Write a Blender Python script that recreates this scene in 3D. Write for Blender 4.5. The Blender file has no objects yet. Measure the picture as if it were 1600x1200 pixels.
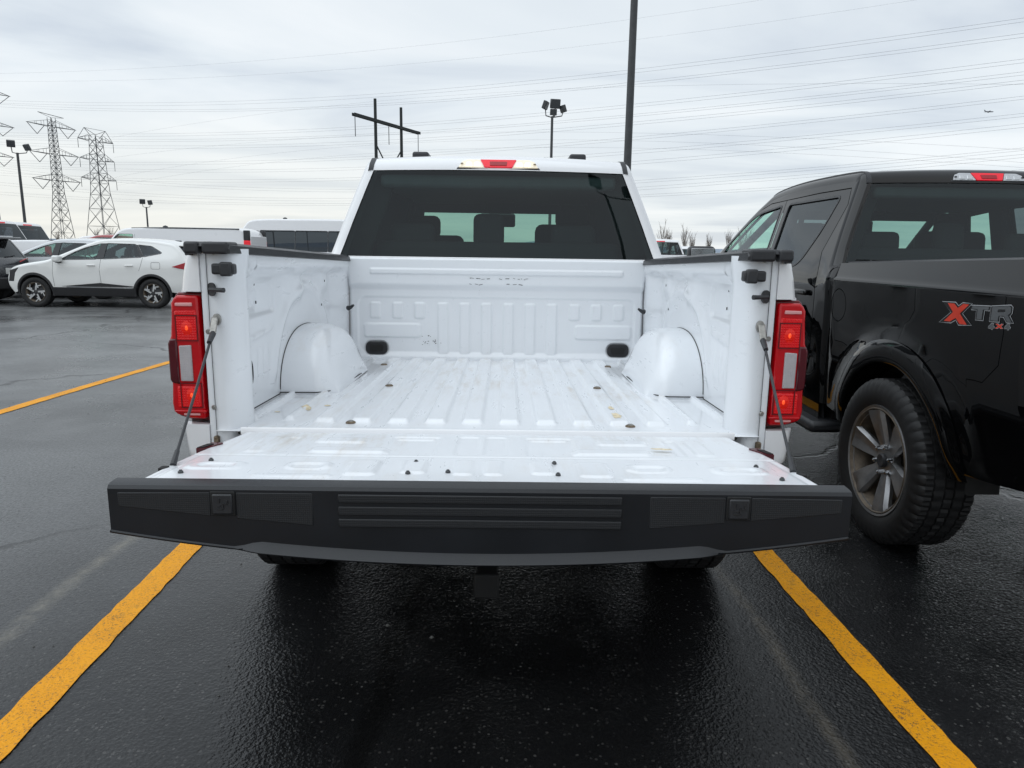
import bpy, bmesh, math, random
import numpy as np
from mathutils import Vector, Matrix
from mathutils.geometry import delaunay_2d_cdt

scene = bpy.context.scene
COL = scene.collection
R = math.radians
random.seed(4)

# ------------------------------------------------------------------ camera
CX, CY, CZ, PITCH, YAW, ROLL, FPX = 0.04709, -2.14244, 1.40783, 0.1868, 0.0109, 0.0142, 1111.9
cam_d = bpy.data.cameras.new('camera'); cam = bpy.data.objects.new('camera', cam_d); COL.objects.link(cam)
cam_d.sensor_width = 36; cam_d.lens = FPX / 1600 * 36
cam_d.clip_start = 0.05; cam_d.clip_end = 9000
_f = Vector((math.sin(YAW) * math.cos(PITCH), math.cos(YAW) * math.cos(PITCH), -math.sin(PITCH)))
_r = Vector((math.cos(YAW), -math.sin(YAW), 0)); _u = _r.cross(_f)
_r2 = _r * math.cos(ROLL) + _u * math.sin(ROLL); _u2 = -_r * math.sin(ROLL) + _u * math.cos(ROLL)
_m = Matrix((_r2, _u2, -_f)).transposed().to_4x4(); _m.translation = (CX, CY, CZ)
cam.matrix_world = _m
scene.camera = cam

# ------------------------------------------------------------------ sky + sun
SUN_EL, SUN_AZ = R(62), R(-105)          # azimuth measured from +Y towards +X
world = bpy.data.worlds.new('World'); scene.world = world; world.use_nodes = True
nt = world.node_tree; nt.nodes.clear()
def wn(t, **k):
    n = nt.nodes.new(t)
    for a, v in k.items(): setattr(n, a, v)
    return n
wl = nt.links.new
out = wn('ShaderNodeOutputWorld'); bg = wn('ShaderNodeBackground'); bg.inputs['Strength'].default_value = 0.1
wl(bg.outputs[0], out.inputs[0])
sky = wn('ShaderNodeTexSky'); sky.sky_type = 'NISHITA'; sky.sun_disc = False
sky.sun_elevation = SUN_EL; sky.sun_rotation = SUN_AZ
tc = wn('ShaderNodeTexCoord'); sep = wn('ShaderNodeSeparateXYZ'); wl(tc.outputs['Generated'], sep.inputs[0])
def wmath(op, a, b=None, clamp=False):
    n = wn('ShaderNodeMath', operation=op); n.use_clamp = clamp
    for i, v in enumerate((a, b)):
        if v is None: continue
        if isinstance(v, (int, float)): n.inputs[i].default_value = v
        else: wl(v, n.inputs[i])
    return n.outputs[0]
zc = wmath('ADD', wmath('MAXIMUM', sep.outputs[2], 0.0), 0.07)
px = wmath('DIVIDE', sep.outputs[0], zc); py = wmath('DIVIDE', sep.outputs[1], zc)
comb = wn('ShaderNodeCombineXYZ'); wl(wmath('MULTIPLY', px, 0.75), comb.inputs[0]); wl(wmath('MULTIPLY', py, 1.15), comb.inputs[1])
n1 = wn('ShaderNodeTexNoise'); n1.inputs['Scale'].default_value = 0.62; n1.inputs['Detail'].default_value = 7
n1.inputs['Roughness'].default_value = 0.5; n1.inputs['Distortion'].default_value = 0.6
wl(comb.outputs[0], n1.inputs['Vector'])
ramp = wn('ShaderNodeValToRGB'); wl(n1.outputs[0], ramp.inputs[0])
e = ramp.color_ramp.elements
e[0].position = 0.36; e[0].color = (6.6, 7.25, 8.0, 1)
e[1].position = 0.64; e[1].color = (9.3, 9.7, 9.95, 1)
m_ = e.new(0.5); m_.color = (8.15, 8.75, 9.2, 1)
# warm pale glow low on the left
low = wmath('SUBTRACT', 1.0, wmath('MULTIPLY', wmath('ABSOLUTE', sep.outputs[2]), 5.5), True)
leftw = wmath('ADD', wmath('MULTIPLY', sep.outputs[0], -0.9), 0.45, True)
warm = wn('ShaderNodeMixRGB'); wl(wmath('MULTIPLY', wmath('MULTIPLY', low, leftw), 0.8), warm.inputs[0])
wl(ramp.outputs[0], warm.inputs[1]); warm.inputs[2].default_value = (9.5, 9.25, 8.3, 1)
n2 = wn('ShaderNodeMixRGB'); n2.inputs[0].default_value = 0.90
wl(sky.outputs[0], n2.inputs[1]); wl(warm.outputs[0], n2.inputs[2]); wl(n2.outputs[0], bg.inputs[0])

sun_d = bpy.data.lights.new('sun', 'SUN'); sun_d.energy = 1.3; sun_d.angle = R(80); sun_d.color = (0.86, 0.94, 1.0)
sun = bpy.data.objects.new('sun', sun_d); COL.objects.link(sun)
_d = Vector((math.sin(SUN_AZ) * math.cos(SUN_EL), math.cos(SUN_AZ) * math.cos(SUN_EL), math.sin(SUN_EL)))
sun.rotation_euler = _d.to_track_quat('Z', 'Y').to_euler()

vs = scene.view_settings
vs.view_transform = 'Standard'; vs.look = 'None'; vs.gamma = 1; vs.exposure = 0.06; vs.use_curve_mapping = False
scene.cycles.max_bounces = 10; scene.cycles.transparent_max_bounces = 24; scene.cycles.glossy_bounces = 6
scene.cycles.sample_clamp_indirect = 6

# ------------------------------------------------------------------ materials
def new_mat(name):
    m = bpy.data.materials.new(name); m.use_nodes = True
    t = m.node_tree; b = t.nodes['Principled BSDF']
    return m, t, b
def nd(t, typ, **k):
    n = t.nodes.new(typ)
    for a, v in k.items():
        if a.startswith('i_'): n.inputs[a[2:]].default_value = v
        else: setattr(n, a, v)
    return n
def objco(t, scale=(1, 1, 1)):
    tcn = nd(t, 'ShaderNodeTexCoord'); mp = nd(t, 'ShaderNodeMapping'); mp.inputs['Scale'].default_value = scale
    t.links.new(tcn.outputs['Object'], mp.inputs[0]); return mp.outputs[0]
def noise(t, co, scale, detail=4, rough=0.55):
    n = nd(t, 'ShaderNodeTexNoise'); n.inputs['Scale'].default_value = scale; n.inputs['Detail'].default_value = detail
    n.inputs['Roughness'].default_value = rough; t.links.new(co, n.inputs['Vector']); return n.outputs[0]
def maprange(t, v, a, b, c=0.0, d=1.0):
    n = nd(t, 'ShaderNodeMapRange'); n.inputs[1].default_value = a; n.inputs[2].default_value = b
    n.inputs[3].default_value = c; n.inputs[4].default_value = d; t.links.new(v, n.inputs[0]); return n.outputs[0]
def mixc(t, fac, a, b):
    n = nd(t, 'ShaderNodeMixRGB')
    for i, v in ((0, fac), (1, a), (2, b)):
        if isinstance(v, (int, float)): n.inputs[i].default_value = v
        elif isinstance(v, tuple): n.inputs[i].default_value = v + (1,) if len(v) == 3 else v
        else: t.links.new(v, n.inputs[i])
    return n.outputs[0]
def mth(t, op, a, b=None, clamp=False):
    n = nd(t, 'ShaderNodeMath', operation=op); n.use_clamp = clamp
    for i, v in enumerate((a, b)):
        if v is None: continue
        if isinstance(v, (int, float)): n.inputs[i].default_value = v
        else: t.links.new(v, n.inputs[i])
    return n.outputs[0]
def bump(t, b, h, strength, dist=0.01):
    n = nd(t, 'ShaderNodeBump'); n.inputs['Strength'].default_value = strength; n.inputs['Distance'].default_value = dist
    t.links.new(h, n.inputs['Height']); t.links.new(n.outputs[0], b.inputs['Normal'])

def plain(name, col, rough=0.5, metal=0.0, coat=0.0, var=0.12, vscale=9, emit=None, estr=0, bmp=0, bscale=200, spec=0.5):
    m, t, b = new_mat(name); L = t.links.new
    co = objco(t)
    v = noise(t, co, vscale, 5)
    f = maprange(t, v, 0.3, 0.7, 1 - var, 1 + var)
    mx = nd(t, 'ShaderNodeMixRGB', blend_type='MULTIPLY'); mx.inputs[0].default_value = 1
    mx.inputs[1].default_value = tuple(col) + (1,); L(f, mx.inputs[2]); L(mx.outputs[0], b.inputs['Base Color'])
    L(maprange(t, v, 0.3, 0.7, rough * 0.88, min(1, rough * 1.15)), b.inputs['Roughness'])
    b.inputs['Metallic'].default_value = metal; b.inputs['Coat Weight'].default_value = coat
    b.inputs['Coat Roughness'].default_value = 0.04; b.inputs['Specular IOR Level'].default_value = spec
    if emit: b.inputs['Emission Color'].default_value = tuple(emit) + (1,); b.inputs['Emission Strength'].default_value = estr
    if bmp: bump(t, b, noise(t, co, bscale, 2), bmp, 0.003)
    return m

def glass(name, tint, gloss_rough=0.0, ior=1.48):
    m = bpy.data.materials.new(name); m.use_nodes = True; t = m.node_tree; t.nodes.clear()
    o = nd(t, 'ShaderNodeOutputMaterial'); tr = nd(t, 'ShaderNodeBsdfTransparent'); gl = nd(t, 'ShaderNodeBsdfGlossy')
    tr.inputs[0].default_value = tint + (1,); gl.inputs['Roughness'].default_value = gloss_rough; gl.inputs[0].default_value = (.90, .96, 1, 1)
    fr = nd(t, 'ShaderNodeFresnel'); fr.inputs[0].default_value = ior; mx = nd(t, 'ShaderNodeMixShader')
    geo = nd(t, 'ShaderNodeNewGeometry')
    co = objco(t); sm = noise(t, co, 2.2, 4); L = t.links.new
    # same reflectance seen from either side of the pane
    bf = mth(t, 'MULTIPLY', geo.outputs['Backfacing'], -(ior - 1 / ior)); L(mth(t, 'ADD', bf, ior), fr.inputs[0])
    L(maprange(t, sm, .35, .7, gloss_rough, gloss_rough + .03), gl.inputs['Roughness'])
    L(fr.outputs[0], mx.inputs[0]); L(tr.outputs[0], mx.inputs[1]); L(gl.outputs[0], mx.inputs[2]); L(mx.outputs[0], o.inputs[0])
    return m

def car_paint(name, col, flake=0.02, rough=0.32, coat=1.0, dirt=(0.30, 0.27, 0.23), dirt_amt=0.10, spec=0.5, wavy=1):
    m, t, b = new_mat(name); L = t.links.new
    co = objco(t)
    d1 = maprange(t, noise(t, co, 3.0, 6, 0.65), 0.5, 0.85, 0, dirt_amt)
    fine = noise(t, co, 900, 1)
    base = mixc(t, maprange(t, fine, 0.3, 0.7, 0, flake), col, tuple(min(1, c + 0.25) for c in col))
    L(mixc(t, d1, base, dirt), b.inputs['Base Color'])
    L(maprange(t, noise(t, co, 5, 4), 0.3, 0.7, rough * 0.85, rough * 1.2), b.inputs['Roughness'])
    b.inputs['Coat Weight'].default_value = coat; b.inputs['Coat Roughness'].default_value = 0.03
    b.inputs['Specular IOR Level'].default_value = spec
    if not wavy: b.inputs['Coat Roughness'].default_value = 0.008; return m
    n = nd(t, 'ShaderNodeBump'); n.inputs['Strength'].default_value = 0.03; n.inputs['Distance'].default_value = 0.002
    L(noise(t, co, 350, 2), n.inputs['Height']); L(n.outputs[0], b.inputs['Coat Normal'])
    return m

def bed_paint_mat(name):
    """white paint of a load bed: rusty dirt along the ribs, black scuffs, dust"""
    m, t, b = new_mat(name); L = t.links.new
    co = objco(t)
    white = (0.78, 0.80, 0.825)
    gn = nd(t, 'ShaderNodeNewGeometry'); sz = nd(t, 'ShaderNodeSeparateXYZ'); L(gn.outputs['Normal'], sz.inputs[0])
    floorness = maprange(t, mth(t, 'ABSOLUTE', sz.outputs[2]), 0.6, 0.95, 0.05, 1.0)
    # brown dirt streaks running with the bed
    dn = noise(t, objco(t, (9, 1.6, 9)), 2.6, 7, 0.68)
    dm = noise(t, co, 1.7, 3)
    dirt = mth(t, 'MULTIPLY', maprange(t, dn, 0.48, 0.72), maprange(t, dm, 0.38, 0.60))
    c1 = mixc(t, mth(t, 'MULTIPLY', mth(t, 'MULTIPLY', dirt, floorness), 0.55), white, (0.46, 0.37, 0.26))
    # grey dust film
    dust = maprange(t, noise(t, co, 6, 6, 0.6), 0.5, 0.8, 0, 0.05)
    c2 = mixc(t, dust, c1, (0.45, 0.44, 0.42))
    # dark scuffs, long thin and sparse
    sc = noise(t, objco(t, (40, 130, 60)), 1.0, 3, 0.7)
    gate = noise(t, co, 4.2, 2)
    scf = mth(t, 'MULTIPLY', maprange(t, sc, 0.70, 0.74), maprange(t, gate, 0.54, 0.60))
    c3 = mixc(t, mth(t, 'MULTIPLY', mth(t, 'MULTIPLY', scf, floorness), 0.8), c2, (0.10, 0.09, 0.08))
    sp = nd(t, 'ShaderNodeTexVoronoi'); sp.inputs['Scale'].default_value = 42; L(co, sp.inputs['Vector'])
    spk = mth(t, 'MULTIPLY', maprange(t, sp.outputs['Distance'], 0.10, 0.06), maprange(t, noise(t, co, 7, 3), 0.58, 0.64))
    c4 = mixc(t, mth(t, 'MULTIPLY', mth(t, 'MULTIPLY', spk, maprange(t, floorness, 0, 1, .4, 1)), 0.7), c3, (0.16, 0.11, 0.07))
    L(c4, b.inputs['Base Color'])
    L(maprange(t, dn, 0.35, 0.75, 0.26, 0.48), b.inputs['Roughness'])
    b.inputs['Coat Weight'].default_value = 0.7; b.inputs['Coat Roughness'].default_value = 0.10
    bump(t, b, noise(t, co, 160, 3), 0.06, 0.002)
    return m

def asphalt_mat():
    m, t, b = new_mat('wet_asphalt'); L = t.links.new
    co = objco(t)
    sx = nd(t, 'ShaderNodeSeparateXYZ'); L(co, sx.inputs[0])
    big = noise(t, co, 0.35, 5, 0.6)
    mid = noise(t, co, 2.3, 5, 0.65)
    grain = noise(t, co, 62, 4, 0.75)
    vor = nd(t, 'ShaderNodeTexVoronoi'); vor.inputs['Scale'].default_value = 75; L(co, vor.inputs['Vector'])
    vid = nd(t, 'ShaderNodeSeparateColor'); L(vor.outputs['Color'], vid.inputs[0])
    base = mixc(t, maprange(t, mid, 0.3, 0.7), (0.006, 0.0062, 0.0066), (0.014, 0.0143, 0.015))
    # paler leftward and with distance: sky sheen painted into the colour
    pale_sheen = maprange(t, big, 0.38, 0.60, 0.35, 1.0)
    pale_sheen = mth(t, 'MULTIPLY', pale_sheen, maprange(t, mth(t, 'SUBTRACT', mth(t, 'MULTIPLY', sx.outputs[1], 0.5), sx.outputs[0]), 1.25, 3.8))
    base = mixc(t, mth(t, 'MULTIPLY', pale_sheen, 0.75), base, mixc(t, maprange(t, sx.outputs[1], 2.0, 7.0), (0.20, 0.203, 0.204), (0.33, 0.335, 0.335)))
    streak = noise(t, objco(t, (0.16, 0.9, 1)), 1.1, 6, 0.62)
    base = mixc(t, mth(t, 'MULTIPLY', maprange(t, streak, 0.50, 0.68), mth(t, 'MULTIPLY', pale_sheen, 0.75)), base, (0.03, 0.031, 0.032))
    # pale stones in the aggregate
    stone = mth(t, 'MULTIPLY', maprange(t, vid.outputs[0], 0.80, 0.97), maprange(t, vor.outputs['Distance'], 0.42, 0.30))
    base = mixc(t, mth(t, 'MULTIPLY', stone, 0.4), base, (0.17, 0.165, 0.155))
    base = mixc(t, maprange(t, grain, 0.42, 0.62, 0, 0.6), base, (0.008, 0.008, 0.0085))
    # dusty tyre trails (stains) either side of the bay
    def trail(x0, w, y0, y1):
        wob = mth(t, 'ADD', sx.outputs[0], maprange(t, noise(t, co, 0.9, 2), 0.3, 0.7, -0.03, 0.03))
        dx = mth(t, 'ABSOLUTE', mth(t, 'SUBTRACT', wob, x0))
        k = maprange(t, dx, w, 0.0)
        k = mth(t, 'MULTIPLY', k, mth(t, 'MULTIPLY', maprange(t, sx.outputs[1], y0, y0 + .7), maprange(t, sx.outputs[1], y1, y1 - .7)))
        return mth(t, 'MULTIPLY', k, maprange(t, noise(t, co, 14, 5, 0.7), 0.3, 0.65))
    base = mixc(t, mth(t, 'MULTIPLY', trail(-1.757, 0.055, -0.6, 2.2), 0.40), base, (0.30, 0.27, 0.21))
    base = mixc(t, mth(t, 'MULTIPLY', trail(1.035, 0.04, -1.6, 1.4), 0.30), base, (0.26, 0.22, 0.16))
    # cracks
    cw = nd(t, 'ShaderNodeTexVoronoi', feature='DISTANCE_TO_EDGE'); cw.inputs['Scale'].default_value = 0.20
    wv = nd(t, 'ShaderNodeVectorMath', operation='ADD'); nz = nd(t, 'ShaderNodeTexNoise'); nz.inputs['Scale'].default_value = 1.3; nz.inputs['Detail'].default_value = 6
    L(co, nz.inputs['Vector']); scl = nd(t, 'ShaderNodeVectorMath', operation='SCALE'); scl.inputs['Scale'].default_value = 0.9
    L(nz.outputs['Color'], scl.inputs[0]); L(co, wv.inputs[0]); L(scl.outputs[0], wv.inputs[1]); L(wv.outputs[0], cw.inputs['Vector'])
    crk = mth(t, 'MULTIPLY', maprange(t, cw.outputs['Distance'], 0.0055, 0.002), maprange(t, big, 0.36, 0.46))
    crk = mth(t, 'MULTIPLY', crk, mth(t, 'ADD', maprange(t, sx.outputs[0], -1.9, -2.4), maprange(t, sx.outputs[0], 1.9, 2.2)))
    base = mixc(t, mth(t, 'MULTIPLY', crk, 0.85), base, (0.012, 0.012, 0.012))
    # darker soft-edged band running lengthwise
    tx = mth(t, 'SUBTRACT', sx.outputs[0], mth(t, 'ADD', mth(t, 'MULTIPLY', sx.outputs[1], 0.045), -0.335))
    dark_band = maprange(t, mth(t, 'ABSOLUTE', mth(t, 'ADD', tx, maprange(t, noise(t, co, 2.0, 2), .3, .7, -.02, .02))), 0.055, 0.025)
    dark_band = mth(t, 'MULTIPLY', dark_band, maprange(t, sx.outputs[1], 1.6, 1.2))
    base = mixc(t, mth(t, 'MULTIPLY', dark_band, .7), base, (0.004, 0.004, 0.004))
    L(base, b.inputs['Base Color'])
    wet = maprange(t, noise(t, co, 0.8, 5, 0.6), 0.35, 0.65)
    r = mth(t, 'ADD', maprange(t, wet, 0, 1, 0.16, 0.27), mth(t, 'MULTIPLY', pale_sheen, 0.16))
    L(r, b.inputs['Roughness']); b.inputs['Specular IOR Level'].default_value = 0.42
    v2 = nd(t, 'ShaderNodeTexVoronoi'); v2.inputs['Scale'].default_value = 150; L(co, v2.inputs['Vector'])
    amp = maprange(t, noise(t, co, 1.6, 4, 0.6), 0.35, 0.65, 0.45, 1.15)
    h = mth(t, 'ADD', mth(t, 'MULTIPLY', grain, 0.7), mth(t, 'MULTIPLY', vor.outputs['Distance'], 0.9))
    h = mth(t, 'ADD', h, mth(t, 'MULTIPLY', v2.outputs['Distance'], 0.45))
    h = mth(t, 'MULTIPLY', h, mth(t, 'MULTIPLY', amp, maprange(t, sx.outputs[1], 1.5, 9.0, 1.0, 0.35)))
    h = mth(t, 'SUBTRACT', h, mth(t, 'MULTIPLY', crk, 1.5))
    bump(t, b, h, 0.36, 0.007)
    return m

def line_paint_mat():
    m, t, b = new_mat('yellow_line_paint'); L = t.links.new
    co = objco(t)
    worn = maprange(t, noise(t, co, 120, 4, 0.8), 0.54, 0.62)
    worn = mth(t, 'MULTIPLY', worn, maprange(t, noise(t, co, 2.5, 4), 0.40, 0.62, 0.35, 1.0))
    c = mixc(t, maprange(t, noise(t, co, 5, 5), 0.3, 0.7), (0.86, 0.36, 0.002), (0.74, 0.30, 0.002))
    sep = maprange(t, noise(t, co, 9, 6, 0.7), 0.60, 0.72, 0, 0.5)
    c = mixc(t, sep, c, (0.30, 0.17, 0.04))
    L(mixc(t, worn, c, (0.045, 0.043, 0.04)), b.inputs['Base Color'])
    b.inputs['Roughness'].default_value = 0.55; b.inputs['Specular IOR Level'].default_value = 0.25
    bump(t, b, noise(t, co, 90, 3), 0.8, 0.006)
    return m

def lens_mat(name, col, rough=0.12, emit=None, estr=0, facet=0.0, fscale=260, coat=0.35):
    m, t, b = new_mat(name); L = t.links.new
    co = objco(t)
    L(mixc(t, maprange(t, noise(t, co, 30, 3), 0.3, 0.7, 0, 0.35), col, tuple(c * 0.55 for c in col)), b.inputs['Base Color'])
    b.inputs['Roughness'].default_value = rough; b.inputs['Coat Weight'].default_value = coat
    b.inputs['Coat Roughness'].default_value = 0.02; b.inputs['Specular IOR Level'].default_value = 0.3
    if emit: b.inputs['Emission Color'].default_value = emit + (1,); b.inputs['Emission Strength'].default_value = estr
    if facet:
        v = nd(t, 'ShaderNodeTexVoronoi', distance='CHEBYCHEV'); v.inputs['Scale'].default_value = fscale; v.inputs['Randomness'].default_value = 0.0
        L(co, v.inputs['Vector']); bump(t, b, v.outputs['Distance'], facet, 0.004)
    return m

def tread_mat():
    m, t, b = new_mat('fine_step_texture'); L = t.links.new
    co = objco(t); v = nd(t, 'ShaderNodeTexVoronoi', distance='CHEBYCHEV'); v.inputs['Scale'].default_value = 210; v.inputs['Randomness'].default_value = 0
    L(co, v.inputs['Vector']); L(mixc(t, maprange(t, v.outputs['Distance'], 0.2, 0.5), (0.024, 0.026, 0.029), (0.009, 0.0095, 0.011)), b.inputs['Base Color'])
    b.inputs['Roughness'].default_value = 0.5; bump(t, b, v.outputs['Distance'], 0.4, 0.002); return m

M = dict(
    white=car_paint('white_paint', (0.80, 0.80, 0.81), dirt_amt=0.05),
    pearl=car_paint('warm_white_paint', (0.80, 0.80, 0.78), dirt_amt=0.06),
    silver=car_paint('silver_paint', (0.62, 0.64, 0.66), dirt_amt=0.05),
    bed=bed_paint_mat('scuffed_white_bed_paint'),
    black=car_paint('black_paint', (0.0018, 0.0019, 0.0022), flake=0.002, rough=0.25, dirt=(0.02, 0.019, 0.018), dirt_amt=0.03, spec=0.0, wavy=0),
    navy=car_paint('dark_grey_paint', (0.012, 0.014, 0.020), flake=0.05, rough=0.25, dirt_amt=0.08),
    red=car_paint('red_paint', (0.35, 0.02, 0.02)),
    plastic=plain('black_plastic', (0.022, 0.023, 0.026), 0.42, bmp=0.25, bscale=500, var=0.2),
    trim=plain('charcoal_plastic', (0.0075, 0.009, 0.012), 0.36, bmp=0.12, bscale=700, var=0.22, vscale=5),
    cladding=plain('grey_black_cladding', (0.020, 0.020, 0.022), 0.55, var=0.15),
    rubber=plain('tyre_rubber', (0.008, 0.008, 0.0085), 0.62, var=0.3, vscale=14, bmp=0.2, bscale=300),
    seal=plain('seam_shadow_rubber', (0.010, 0.010, 0.010), 0.8),
    alloy=plain('machined_grey_alloy', (0.27, 0.27, 0.275), 0.32, metal=0.8, var=0.25, vscale=16),
    dusty=plain('dusty_wheel_barrel', (0.12, 0.095, 0.07), 0.55, metal=0.3, var=0.5, vscale=22),
    chrome=plain('chrome', (0.62, 0.63, 0.64), 0.16, metal=1.0, var=0.1),
    zinc=plain('zinc_plated_steel', (0.30, 0.29, 0.27), 0.40, metal=0.8, var=0.3, vscale=60),
    rusty=plain('weathered_bolt_steel', (0.16, 0.12, 0.08), 0.6, metal=0.5, var=0.5, vscale=80),
    steel=plain('grey_painted_steel', (0.052, 0.055, 0.058), 0.5, var=0.2),
    galv=plain('galvanised_steel', (0.075, 0.08, 0.085), 0.6, metal=0.1, var=0.2, vscale=2),
    wood=plain('dark_treated_wood', (0.028, 0.032, 0.032), 0.8, var=0.3, vscale=3),
    under=plain('underbody_black', (0.012, 0.012, 0.012), 0.75),
    seatc=plain('dark_seat_cloth', (0.030, 0.031, 0.035), 0.85, var=0.15, bmp=0.2, bscale=400),
    lining=plain('dark_cabin_lining', (0.020, 0.021, 0.024), 0.85),
    greyin=plain('grey_cabin_lining', (0.11, 0.115, 0.125), 0.85),
    rearglass=glass('privacy_glass', (0.42, 0.54, 0.51)),
    darkglass=glass('dark_privacy_glass', (0.22, 0.24, 0.26)),
    screen=glass('windscreen_glass', (0.62, 0.86, 0.76)),
    wire=plain('weathered_conductor', (0.16, 0.16, 0.17), 0.6),
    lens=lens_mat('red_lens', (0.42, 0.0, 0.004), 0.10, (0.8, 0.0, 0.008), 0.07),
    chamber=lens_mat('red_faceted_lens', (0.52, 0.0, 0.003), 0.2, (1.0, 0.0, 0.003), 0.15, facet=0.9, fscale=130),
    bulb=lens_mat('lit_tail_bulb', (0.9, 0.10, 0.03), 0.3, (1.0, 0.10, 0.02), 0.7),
    marker=lens_mat('dark_red_lens', (0.075, 0.001, 0.006), 0.12),
    glow=lens_mat('red_halo_glow', (0.7, 0.01, 0.0), 0.3, (1.0, 0.0, 0.0), 0.16, facet=0.8, fscale=160),
    clear=lens_mat('clear_ribbed_lens', (0.50, 0.47, 0.48), 0.25, facet=0.9, fscale=190),
    pinkstrip=lens_mat('pale_reflector_strip', (0.75, 0.36, 0.36), 0.2),
    rimlens=lens_mat('lens_border', (0.13, 0.003, 0.006), 0.2),
    cargo=lens_mat('lit_cargo_lens', (0.85, 0.80, 0.68), 0.15, (1.0, 0.80, 0.50), 0.30, facet=0.5, fscale=150),
    cargobulb=lens_mat('lit_cargo_bulb', (0.95, 0.9, 0.8), 0.2, (1.0, 0.86, 0.60), 1.5),
    cargo_off=lens_mat('clear_cargo_lens', (0.55, 0.56, 0.58), 0.12, facet=0.6, fscale=130),
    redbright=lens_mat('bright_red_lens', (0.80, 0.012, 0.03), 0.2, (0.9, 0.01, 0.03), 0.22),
    reddeep=lens_mat('deep_red_lens', (0.38, 0.006, 0.015), 0.15),
    decal_red=plain('red_decal_vinyl', (0.62, 0.045, 0.020), 0.35),
    decal_grey=plain('grey_decal_vinyl', (0.10, 0.105, 0.11), 0.35),
    decal_light=plain('silver_decal_edge', (0.34, 0.35, 0.36), 0.35),
    decal_black=plain('black_decal_vinyl', (0.008, 0.008, 0.009), 0.4),
    tread=tread_mat(),
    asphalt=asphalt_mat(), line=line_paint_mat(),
    bark=plain('bare_twig_bark', (0.22, 0.19, 0.165), 0.9, var=0.3),
    hill=plain('distant_hill', (0.22, 0.27, 0.33), 1.0, var=0.2, vscale=0.02),
    lampglass=plain('floodlight_glass', (0.06, 0.065, 0.07), 0.25),
    plane=plain('aircraft_skin', (0.22, 0.23, 0.25), 0.5),
    plate=plain('pale_number_plate', (0.6, 0.6, 0.58), 0.4),
    stone=plain('pebble', (0.10, 0.098, 0.092), 0.8, var=0.4, vscale=30),
    plug=plain('black_rubber_plug', (0.012, 0.012, 0.014), 0.55),
    stain=plain('yellow_brown_stain', (0.66, 0.56, 0.38), 0.5, var=0.35, vscale=60),
    headlamp=lens_mat('headlamp_lens', (0.035, 0.035, 0.04), 0.1),
)

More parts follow.
